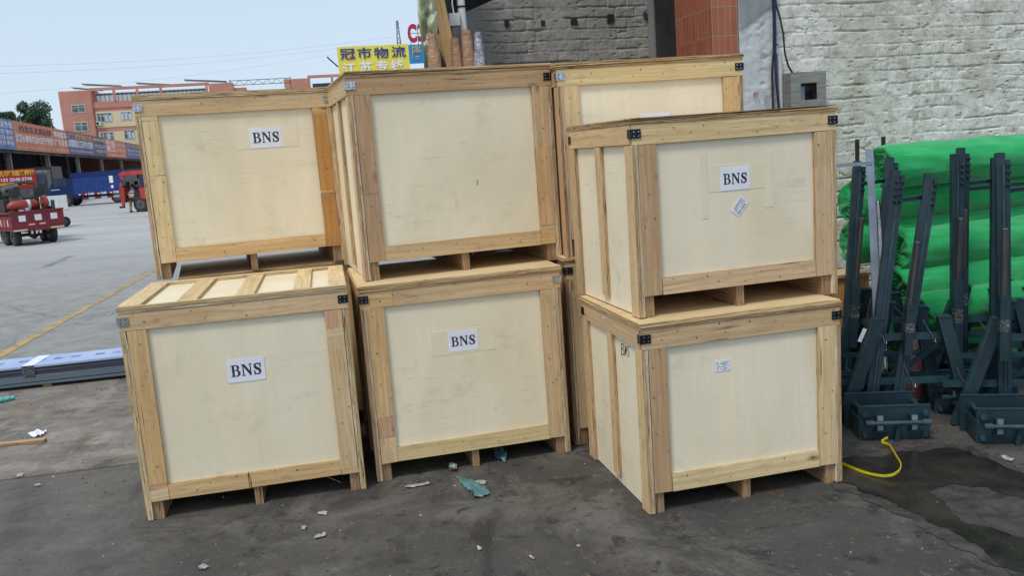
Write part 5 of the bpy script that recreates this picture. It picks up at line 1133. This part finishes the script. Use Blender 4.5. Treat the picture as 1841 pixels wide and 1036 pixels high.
# red truck with its door open
p = gr(252, 381); yr = R(-4); rt_ = thing('red_truck', (p.x, p.y, 0), 'red truck cab with its near door open beside the top left crate', 'truck', yr)
def rz(px, py): return hit(px, py, p, yr)
_, zr_ = rz(235, 309); x_f = rz(219, 340)[0]; _, zs = rz(240, 355); _, zw = rz(235, 322)
for yy in (0, 1.85):
    g = MB()
    g.box((x_f, yy, zw), (x_f+.14, yy+.05, zr_-.15), M['cabred']); g.box((x_f+.9, yy, .62), (x_f+1.6, yy+.05, zs+.45), M['cabred']); g.box((x_f+.95, yy, zs+.451), (x_f+1.08, yy+.05, zr_-.15), M['chas']); g.box((x_f+1.5, yy, zs+.451), (x_f+1.6, yy+.05, zr_-.15), M['cabred']); g.build('cab_side', rt_)
    if yy: g = MB(); g.box((x_f+.14, yy, .62), (x_f+.9, yy+.05, zs+.3), M['cabred']); g.build('door', rt_)
g = MB(); g.box((x_f, .05, .62), (x_f+.06, 1.85, 1.25), M['cabred']); g.box((x_f, .05, 1.251), (x_f+.03, 1.85, zr_-.15), M['glass']); g.box((x_f+1.54, .05, .62), (x_f+1.6, 1.85, zr_-.15), M['cabred']); g.box((x_f+.061, .05, .6), (x_f+1.539, 1.85, .7), M['chas']); g.build('cab_front', rt_)
g = MB(); g.box((x_f-.04, -.03, zr_-.149), (x_f+1.62, 1.93, zr_-.03), M['cabred']); g.box((x_f+.08, .05, zr_-.029), (x_f+1.5, 1.85, zr_+.05), M['cabred']); g.build('cab_roof', rt_)
g = MB(); g.box((x_f+.5, .2, .701), (x_f+1.3, 1.6, 1.0), M['chas']); g.box((x_f+1.1, .2, 1.001), (x_f+1.3, 1.6, 1.6), M['chas']); g.tube([(x_f+.15, .5, 1.0), (x_f+.4, .5, 1.25)], .03, M['chas'], 8); g.tube([(x_f+.38, .5, 1.23), (x_f+.41, .5, 1.26)], .2, M['chas'], 18); g.build('seat', rt_)
g = MB(); P = [(0, .42), (.0, 1.1), (.04, 1.35), (.16, 1.5), (.30, 1.35), (.34, .6), (.30, .36), (.1, .34)]; n = len(P)
V = [(x_f-.04+a_*.9, -.62+.9*(.5-a_), b_) for a_, b_ in P]+[(x_f+.0+a_*.9, -.58+.9*(.5-a_), b_) for a_, b_ in P]; g.idx(V, [tuple(range(n)), tuple(range(2*n-1, n-1, -1))]+[(k, n+k, n+(k+1) % n, (k+1) % n) for k in range(n)], M['cabred']); dr_ = g.build('open_door', rt_)
g = MB(); g.box((x_f+.04, -.55, .26), (x_f+.26, -.40, .36), M['black']); g.build('step', rt_)
g = MB(); xm, zm = rz(206, 322); g.box((xm-.09, -.35, zm-.16), (xm+.08, -.27, zm+.18), M['t_white']); g.box((xm-.05, -.34, zm-.42), (xm+.06, -.28, zm-.28), M['t_white']); g.tube([(xm, -.3, zm+.1), (x_f, 0, zr_-.3)], .02, M['chas'], 6); g.tube([(xm, -.3, zm-.3), (x_f, 0, zr_-.9)], .02, M['chas'], 6); g.build('mirror', rt_)
g = MB(); g.box((x_f+1.7, .1, .9), (x_f+6.5, 1.9, 1.5), M['cabred']); g.box((x_f+.3, .3, .5), (x_f+6.3, 1.6, .599), M['chas']); g.build('cargo_bed', rt_)
wheel(rt_, (0.07, .12, .37), .37, .24); wheel(rt_, (.07, 1.75, .37), .37, .24); wheel(rt_, (3.6, .12, .37), .37, .24); wheel(rt_, (3.6, 1.75, .37), .37, .24)

# ---- person leaning into the cab
M['shirt'] = simple('pale_pink_shirt', lin(206, 188, 212), lin(180, 164, 190), 8, .8); M['trous'] = simple('beige_trousers', lin(206, 196, 168), lin(178, 168, 142), 8, .8); M['skin'] = simple('skin', lin(176, 128, 98), lin(160, 112, 84), 9, .6); M['hair'] = simple('black_hair', (.012, .01, .01, 1), (.03, .026, .022, 1), 30, .6)
def skinned(name, verts, edges, radii, mat, parent, root=0, sub=2):
    me = bpy.data.meshes.new(name); me.from_pydata(verts, edges, []); o = bpy.data.objects.new(name, me); COL.objects.link(o); o.modifiers.new('s', 'SKIN').use_smooth_shade = True
    for i, r_ in enumerate(radii): me.skin_vertices[0].data[i].radius = (r_, r_) if not hasattr(r_, '__len__') else r_; me.skin_vertices[0].data[i].use_root = i == root
    ss = o.modifiers.new('u', 'SUBSURF'); ss.levels = ss.render_levels = sub
    dg = bpy.context.evaluated_depsgraph_get(); m2 = bpy.data.meshes.new_from_object(o.evaluated_get(dg)); bpy.data.objects.remove(o); m2.materials.clear(); m2.materials.append(mat)
    for p_ in m2.polygons: p_.use_smooth = True
    q = bpy.data.objects.new(name, m2); COL.objects.link(q); q.parent = parent; return q
pf = gr(243, 381); pe = thing('person', (pf.x, pf.y-.1, 0), 'person in a pale pink shirt and beige trousers bending into the red truck cab', 'person', 0)
# local: faces +y (into the cab), bent at the hips
bv = [(0, .05, .86), (0, .12, 1.0), (0, .30, 1.16), (0, .46, 1.26), (0, .56, 1.30), (0, .66, 1.34), (0, .74, 1.37),
      (-.09, .04, .82), (-.13, .02, .46), (-.15, -.06, .09), (-.15, .08, .045), (.09, .04, .82), (.12, .12, .47), (.13, .10, .09), (.13, .24, .045),
      (-.19, .44, 1.27), (-.26, .52, 1.03), (-.24, .70, .90), (-.235, .76, .88), (.19, .44, 1.27), (.26, .58, 1.06), (.22, .80, 1.02), (.215, .86, 1.02)]
be = [(0, 1), (1, 2), (2, 3), (3, 4), (4, 5), (5, 6), (0, 7), (7, 8), (8, 9), (9, 10), (0, 11), (11, 12), (12, 13), (13, 14), (3, 15), (15, 16), (16, 17), (17, 18), (3, 19), (19, 20), (20, 21), (21, 22)]
rd = [.13, .13, .15, .13, .06, .095, .08, .09, .06, .042, .04, .09, .06, .042, .04, .06, .045, .032, .03, .06, .045, .032, .03]
body = skinned('body', bv, be, rd, M['skin'], pe)
sh_ = skinned('shirt', [bv[i] for i in (1, 2, 3, 15, 16, 19, 20)]+[(0, .07, .93)], [(7, 0), (0, 1), (1, 2), (2, 3), (3, 4), (2, 5), (5, 6)], [.15, .168, .145, .075, .062, .075, .062, .145], M['shirt'], pe)
tr_ = skinned('trousers', [bv[i] for i in (0, 7, 8, 9, 11, 12, 13)], [(0, 1), (1, 2), (2, 3), (0, 4), (4, 5), (5, 6)], [.142, .105, .076, .062, .105, .076, .062], M['trous'], pe)
g = MB(); g.tube([(0, .60, 1.40), (0, .66, 1.43), (0, .72, 1.43), (0, .78, 1.41)], [.06, .10, .10, .05], M['hair'], 14); g.build('hair', pe)
for (hx, hy, hz, sg) in ((-.235, .76, .88, -1), (.215, .86, 1.02, 1)):
    for k in range(5):
        v = [(hx, hy, hz), (hx+(k-2)*.016, hy+.05, hz+.005), (hx+(k-2)*.02, hy+.09-abs(k-2)*.008, hz-.012)]
        if k == 0: v = [(hx, hy, hz), (hx-sg*.04, hy+.03, hz+.01), (hx-sg*.055, hy+.06, hz+.005)]
        skinned('finger', v, [(0, 1), (1, 2)], [.016, .010, .008], M['skin'], body, sub=1)
for c_ in ((-.15, .02), (.13, .18)): g = MB(); g.tube([(c_[0], c_[1]-.12, .04), (c_[0], c_[1], .05), (c_[0], c_[1]+.1, .035)], [.035, .05, .04], M['chas'], 10); g.build('shoe', pe)

# ---------------------------------------------------------------- PINK BUILDING
M['pink'] = simple('salmon_render', lin(198, 138, 120), lin(188, 128, 110), .4, .85, 0, 0); M['cream'] = simple('cream_render', lin(228, 208, 168), lin(216, 196, 156), .4, .85, 0, 0)
M['wframe'] = colmat('pale_window_frame', lin(196, 204, 200)); M['wglass'] = simple('window_glass', lin(110, 120, 118), lin(70, 80, 82), .7, .12, 0, 0); M['solar'] = simple('dark_sun_panel', lin(62, 72, 84), lin(50, 58, 68), 1, .3); M['whitep'] = colmat('roof_greenhouse_panel', lin(206, 216, 222))
YP = R(14); PP = Vector((W(117, 250, 168).x, 168, 0))
def pk(px, py): return hit(px, py, PP, YP)
pb2 = thing('pink_building', PP, 'salmon pink and cream apartment block beyond the loading shed', 'building', YP)
def blk(name, px0, px1, pt, pb_, mt, y0, y1, parent=pb2, z0=None):
    a, _ = pk(px0, pt[1] if hasattr(pt, '__len__') else pt); b3, _ = pk(px1, pt[1] if hasattr(pt, '__len__') else pt); zt_ = pk((px0+px1)/2, pt)[1]; zb_ = z0 if z0 is not None else pk((px0+px1)/2, pb_)[1]
    g = MB(); g.box((a, y0, zb_), (b3, y1, zt_), M[mt]); return g.build(name, parent)
xe = pk(441, 150)[0]; x165 = pk(167, 200)[0]; zT1 = pk(135, 163)[1]; zR = pk(230, 180)[1]; zTop = pk(240, 154)[1]
g = MB(); g.box((0, 0, 0), (x165, 9, zT1), M['pink']); g.build('stair_tower', pb2)
g = MB(); g.box((x165+.01, .5, 0), (xe, 10, zR-1.2), M['pink']); g.build('wall', pb2)
zq = [pk(205, y_)[1] for y_ in (199, 228, 236, 262)]
g = MB(); g.box((x165+.3, .42, zq[1]), (xe-.2, .498, zq[0]), M['cream']); g.box((x165+.3, .42, zq[3]-2), (xe-.2, .498, zq[2]), M['cream']); g.build('cream_band', pb2)
g = MB(); g.box((x165+.01, .35, zR-1.19), (xe, .6, zR), M['pink']); g.box((x165+.01, .6, zR-1.19), (xe, 10, zR-1.0), M['pink']); g.build('parapet', pb2)
# roof pergola frame
x0p = pk(157, 165)[0]; x1p = pk(375, 150)[0]; zPb = zTop-.55
g = MB(); g.box((x0p, .2, zPb), (x1p, .6, zTop), M['pink']); g.box((x0p, .6, zPb), (x0p+.4, 9, zTop), M['pink'])
for px in (162, 204, 246, 289, 372): x_ = pk(px, 165)[0]; g.box((x_-.22, .2, zR), (x_+.22, .6, zPb), M['pink'])
g.build('roof_frame', pb2)
g = MB(); g.box((x0p+1, 2.0, zR-1), (x1p-.5, 2.1, zTop-.9), M['whitep'])
for k in range(26): x_ = x0p+1+k*(x1p-x0p-1.5)/26; g.box((x_, 1.95, zR-1), (x_+.06, 1.999, zTop-.9), M['solar'])
g.box((x0p+1, 1.96, zTop-1.3), (x1p-.5, 1.998, zTop-1.05), M['solar']); g.build('glasshouse', pb2)
for px, py, ln in ((146, 160, 5), (172, 153, 7), (270, 151, 7), (360, 145, 8)):
    x_, z_ = pk(px, py); g = MB(); g.bar((x_-ln*.4, 3, z_+.55), (x_+ln*.6, 3, z_-.15), 3, .12, M['solar']); g.build('sun_panel', pb2)
g = MB(); a, _ = pk(374, 150); b3, _ = pk(418, 150); g.box((a, .1, zR-1), (b3, 5, pk(395, 149)[1]), M['pink']); a2, _ = pk(442, 155); g.box((b3+.01, 1.5, zR-1.1), (a2, 5, pk(430, 156)[1]), M['pink']); g.build('roof_room', pb2)
def window(px0, px1, py0, py1, y_, mull=3, parent=pb2):
    a, z1_ = pk(px0, py0); b3, z0_ = pk(px1, py1); z1_ = pk((px0+px1)/2, py0)[1]; z0_ = pk((px0+px1)/2, py1)[1]
    g = MB(); fw_ = .12; g.box((a, y_-.08, z0_), (a+fw_, y_-.002, z1_), M['wframe']); g.box((b3-fw_, y_-.08, z0_), (b3, y_-.002, z1_), M['wframe']); g.box((a+fw_, y_-.08, z1_-fw_), (b3-fw_, y_-.002, z1_), M['wframe']); g.box((a+fw_, y_-.08, z0_), (b3-fw_, y_-.002, z0_+fw_), M['wframe'])
    for k in range(1, mull): x_ = a+(b3-a)*k/mull; g.box((x_-.05, y_-.078, z0_+fw_), (x_+.05, y_-.003, z1_-fw_), M['wframe'])
    zt_ = z0_+(z1_-z0_)*.66; g.box((a+fw_, y_-.07, zt_-.04), (b3-fw_, y_-.004, zt_+.04), M['wframe'])
    o = g.build('window', parent); g = MB(); g.box((a+fw_, y_-.03, z0_+fw_), (b3-fw_, y_-.0045, z1_-fw_), M['wglass']); g.build('pane', o)
    if mull > 2:
        g = MB()
        for k in range(mull):
            if rc.random() < .6: x_ = a+(b3-a)*k/mull; g.box((x_+.15, y_-.05, z0_+.2), (x_+(b3-a)/mull-.15, y_-.032, z1_-.2-(rc.random()*.4)), M['whitep'])
        g.build('curtain', o)
for w4 in ((127, 155, 188, 203), (133, 160, 219, 236)): window(*w4, 0., 2)
for w4 in ((172, 202, 202, 219), (215, 237, 200, 216), (178, 206, 237, 256), (221, 243, 233, 250), (258, 286, 196, 212), (262, 290, 230, 247), (300, 330, 194, 210), (304, 332, 228, 244)): window(*w4, .42, 4 if w4[1]-w4[0] > 25 else 3)
x_, z_ = pk(177, 222); g = MB(); g.box((x_-.45, -.1, z_-.35), (x_+.5, .40, z_+.4), M['pvc']); g.tube([(x_-.15, -.13, z_+.02), (x_-.15, -.101, z_+.02)], .28, M['chas'], 16); g.build('air_conditioner', pb2)
# lattice gantry and the farther pink roof
g = MB(); zA, zB = pk(415, 150)[1], pk(415, 141.5)[1]; xa, xb_ = pk(411, 145)[0], pk(522, 140)[0]; n_ = 13; yy = 4.
for z_ in (zA, zB): g.bar((xa, yy, z_), (xb_, yy, z_), .12, .12, M['solar'])
for k in range(n_+1):
    x_ = xa+(xb_-xa)*k/n_
    if k < n_: g.bar((x_, yy, zA if k % 2 else zB), (xa+(xb_-xa)*(k+1)/n_, yy, zB if k % 2 else zA), .08, .08, M['solar'])
g.bar((xb_, yy, zA-14), (xb_, yy, zB+.3), .15, .15, M['solar']); g.bar((xa, yy, zA-1.2), (xa, yy, zB+.3), .15, .15, M['solar'])
og = g.build('roof_gantry', pb2)
P3 = Vector((W(517, 200, 190).x, 190, 0)); fp = thing('far_pink_building', P3, 'second salmon pink block farther right, showing only its roof frame', 'building', YP)
def p3(px, py): return hit(px, py, P3, YP)
g = MB(); b3 = p3(554, 150)[0]; zt_ = p3(535, 141)[1]; g.box((0, 0, 0), (b3, 8, zt_), M['pink']); g.build('wall', fp)
g = MB(); e_ = p3(640, 150)[0]; z1_ = p3(600, 133)[1]; z0_ = p3(600, 138)[1]; zf_ = p3(600, 158)[1]; g.box((b3+.01, 0, z0_), (e_, .5, z1_), M['pink']); g.box((b3+.01, 0, zf_), (b3+.5, .5, z0_-.01), M['pink']); x_ = p3(598, 150)[0]; g.box((x_-.25, 0, zf_), (x_+.25, .5, z0_-.01), M['pink']); g.box((b3+.01, 0, 0), (e_, 8, zf_-.01), M['pink']); g.build('roof_frame', fp)
g = MB(); g.box((b3+1, 3, zf_-.5), (e_, 3.1, p3(600, 152)[1]), M['whitep']); g.box((b3+1, 2.9, p3(600, 152)[1]-.01), (e_, 3.2, p3(600, 146)[1]), M['solar']); g.build('glasshouse', fp)

# ---------------------------------------------------------------- TREE
M['bark'] = simple('bark', lin(92, 78, 62), lin(64, 54, 44), 6, .9)
def leafmat(n_, c, c2): return simple(n_, c, c2, 1.2, .6, 0, 0)
M['leafa'] = leafmat('leaf_dark', lin(58, 84, 58), lin(42, 66, 48)); M['leafb'] = leafmat('leaf_mid', lin(82, 106, 74), lin(62, 88, 60))
def tree(px, py_top, Y, wpx, label, seed):
    rr = random.Random(seed); top = W(px, py_top, Y); k = Y/FPX; rad = wpx*k/2; H_ = top.z; root = thing('tree', (top.x, Y, 0), label, 'tree', 0)
    g = MB(); g.tube([(0, 0, 0), (.1, 0, H_*.35), (-.1, .1, H_*.6), (0, 0, H_*.8)], [.34, .27, .18, .08], M['bark'], 10)
    lobes = []
    for i in range(17):
        a_ = rr.uniform(0, 6.28); rr_ = rad*rr.uniform(.15, .78); z_ = H_-rad*1.25+rr.uniform(-.75, .82)*rad*.95; c_ = Vector((math.cos(a_)*rr_, math.sin(a_)*rr_*.8, z_)); lobes.append((c_, rad*rr.uniform(.22, .38)))
        g.tube([(0, 0, H_*.45), tuple(c_*.5+Vector((0, 0, H_*.28))), tuple(c_)], [.13, .08, .03], M['bark'], 6)
    g.build('trunk', root); g = MB()
    for c_, r_ in lobes:
        for _ in range(520):
            d = Vector((rr.gauss(0, 1), rr.gauss(0, 1), rr.gauss(0, 1))).normalized()*r_*rr.uniform(.55, 1.12); q = c_+d; s_ = rr.uniform(.07, .15)
            u_ = Vector((rr.gauss(0, 1), rr.gauss(0, 1), rr.gauss(0, 1))).normalized(); v_ = u_.orthogonal().normalized()
            g.face([q-u_*s_, q+v_*s_*.6, q+u_*s_, q-v_*s_*.6], M['leafa' if rr.random() < .6 else 'leafb'])
    g.build('crown', root)
tree(52, 171, 98, 84, 'dark green round crowned tree rising behind the shed roof', 4)
tree(-8, 186, 92, 60, 'darker tree at the left edge, only its right side in view', 6)

# ---------------------------------------------------------------- YELLOW SIGN, BLUE SIGN, RED LETTERS, PYLON
YG = R(12); PG = Vector((W(605, 88, 42).x, 42, 0)); gz_ = lambda px, py: hit(px, py, PG, YG)
M['ysign'] = simple('yellow_sign_sheet', lin(232, 220, 84), lin(226, 196, 84), .8, .55, 0, 0, lo=.42, hi=.75); M['bsign'] = colmat('bright_blue_sheet', lin(24, 138, 204)); M['navyt'] = colmat('navy_letters', lin(52, 52, 128)); M['tanT'] = colmat('tan_letters', lin(184, 158, 110)); M['crim'] = colmat('crimson_letters', lin(178, 34, 58)); M['whitet'] = colmat('white_letters', lin(240, 240, 236))
sb = thing('shop_building', PG+Vector((-math.sin(YG), math.cos(YG), 0))*.3, 'low shop building hidden behind the crates, its roof signs showing', 'building', YG); xe_ = gz_(810, 100)[0]; zsb = gz_(670, 150)[1]
g = MB(); g.box((.3, .2, 0), (xe_+6, 10, zsb), M['cream']); g.build('wall', sb); g = MB(); g.box((.1, 0, zsb+.001), (xe_+6.2, 10.2, zsb+.3), M['roofm']); g.build('roof', sb)
def roof_sign(px0, px1, pt, pb_, mt, name, label, items):
    a, zt_ = gz_(px0, pt); b3, _ = gz_(px1, pt); zt_ = gz_((px0+px1)/2, pt)[1]; zb_ = gz_((px0+px1)/2, pb_)[1]; p_ = PG+Vector((math.cos(YG), math.sin(YG), 0))*a
    o = thing(name, (p_.x, p_.y, zb_), label, 'sign', YG); g = MB(); g.box((0, -.12, 0), (b3-a, 0, zt_-zb_), M[mt]); g.build('panel', o)
    for (px, py, h_, wd_, s_, m2, bold) in items:
        x_, z_ = gz_(px, py); me = text_me(s_, h_, 0, 0, 0, .004, bold*.45); xs = [v.co.x for v in me.vertices]; f_ = wd_/(max(xs)-min(xs)); me.transform(Matrix.Diagonal((f_, 1, 1, 1))); me.materials.clear(); me.materials.append(M[m2])
        q = bpy.data.objects.new('lettering', me); COL.objects.link(q); q.parent = o; q.location = (x_-a, -.15, z_-zb_)
    return o
kk = 42.6/FPX
roof_sign(605, 733.5, 82, 150, 'ysign', 'yellow_sign', 'yellow roof sign with large blue lettering above white lettering', [(625, 99, 20*kk, 26*kk, '冠', 'navyt', .018), (655, 97.5, 20*kk, 24*kk, '市', 'navyt', .018), (685.5, 97, 20*kk, 25*kk, '物', 'navyt', .018), (716, 95, 20*kk, 25*kk, '流', 'navyt', .018),
     (628, 125, 20*kk, 22*kk, '江', 'whitet', .03), (658, 123, 20*kk, 22*kk, '苏', 'whitet', .03), (687, 121, 20*kk, 20*kk, '专', 'whitet', .03), (714, 119, 20*kk, 22*kk, '线', 'whitet', .03)])
roof_sign(733.5, 800, 79, 113, 'bsign', 'blue_sign', 'blue roof sign with one tan character beside the yellow sign', [(748, 96, 26*kk, 17*kk, '唐', 'tanT', .02)])
xq, zq_ = gz_(766, 75); p_ = PG+Vector((math.cos(YG), math.sin(YG), 0))*gz_(735, 70)[0]
rl = thing('roof_letters', (p_.x, p_.y, gz_(750, 79)[1]), 'red C3 letters standing on thin rods above the blue sign', 'sign', YG); a0_ = gz_(735, 70)[0]; zb_ = rl.location.z
for px, s_, wd_ in ((741, 'C', 16*kk), (760, '3', 17*kk)):
    x_, z_ = gz_(px, 59.5 if s_ == 'C' else 58); me = text_me(s_, 36*kk, 0, 0, 0, .06, .05); xs = [v.co.x for v in me.vertices]; zs_ = [v.co.z for v in me.vertices]; me.transform(Matrix.Diagonal((wd_/(max(xs)-min(xs)), 1, 32*kk/(max(zs_)-min(zs_)), 1)))
    zc_ = (max(v.co.z for v in me.vertices)+min(v.co.z for v in me.vertices))/2; xc_ = (max(v.co.x for v in me.vertices)+min(v.co.x for v in me.vertices))/2; me.transform(Matrix.Translation((-xc_, 0, -zc_))); me.materials.clear(); me.materials.append(M['crim'])
    q = bpy.data.objects.new('letter', me); COL.objects.link(q); q.parent = rl; q.location = (x_-a0_, 0, z_-zb_)
g = MB(); ztl = gz_(750, 45)[1]-zb_; xx1 = gz_(780, 70)[0]-a0_
for x_ in (.1, .46, .9, 1.2): g.bar((x_, .08, 0), (x_, .08, ztl), .025, .025, M['chas'])
g.bar((.1, .11, ztl*.6), (xx1, .11, ztl*.6), .025, .025, M['chas'], (0, 1, 0)); g.bar((.1, .11, ztl*.28), (xx1, .11, ztl*.28), .02, .02, M['chas'], (0, 1, 0)); g.build('rod_frame', rl)
a_, b3 = W(588, 102, 42.2), W(608, 120, 42.2); o = thing('stay_rod', (b3.x, b3.y, b3.z), 'thin dark stay rod at the left end of the yellow sign', 'rod'); g = MB(); g.tube([a_, b3], .035, M['solar'], 8); build_local(g, 'rod', o)
# lattice pylon far away
M['lattice'] = simple('pylon_steel', lin(120, 126, 132), lin(104, 110, 116), .5, .6); YL = 260.; kt = YL/FPX; pt_, pb_ = W(711, 39, YL), W(718, 84, YL)
py_ = thing('lattice_mast', (pb_.x, YL, 0), 'slender lattice mast in the distance above the yellow sign', 'mast'); g = MB(); Hh = pt_.z
def wd(z_): return .35+(Hh-z_)*.105
def corner(z_, k): s_ = wd(z_)/1; return Vector(((1 if k in (1, 2) else -1)*s_*.5, (1 if k > 1 else -1)*s_*.5, z_))
lv = 22; zs_ = [Hh-(Hh)*(i/lv)**1.15 for i in range(lv+1)]
for i in range(lv):
    for k in range(4):
        g.bar(corner(zs_[i+1], k), corner(zs_[i], k), .16, .16, M['lattice']); g.bar(corner(zs_[i+1], k), corner(zs_[i], (k+1) % 4), .10, .10, M['lattice'])
        if i % 2 == 0: g.bar(corner(zs_[i], k), corner(zs_[i], (k+1) % 4), .1, .1, M['lattice'])
g.box((-.35, -.35, Hh-1.2), (.35, .35, Hh+.3), M['lattice']); g.build('lattice', py_)
for i, (a_, b3) in enumerate((((0, 112), (705, 66)), ((0, 127), (705, 73)), ((0, 172), (705, 78)))):
    pts = []; A_, B_ = W(a_[0]-200, a_[1]+10, 190), W(b3[0]+4, b3[1], YL)
    for k in range(31): t_ = k/30; q = A_.lerp(B_, t_); q.z -= 6*math.sin(math.pi*t_)*.35; pts.append(q)
    g = MB(); g.tube(pts, .016, M['lattice'], 5); tag(g.build('power_line'), ('uppermost', 'middle', 'lowest')[i]+' of the faint overhead wires running left from the mast', 'power line', 'overhead wires')
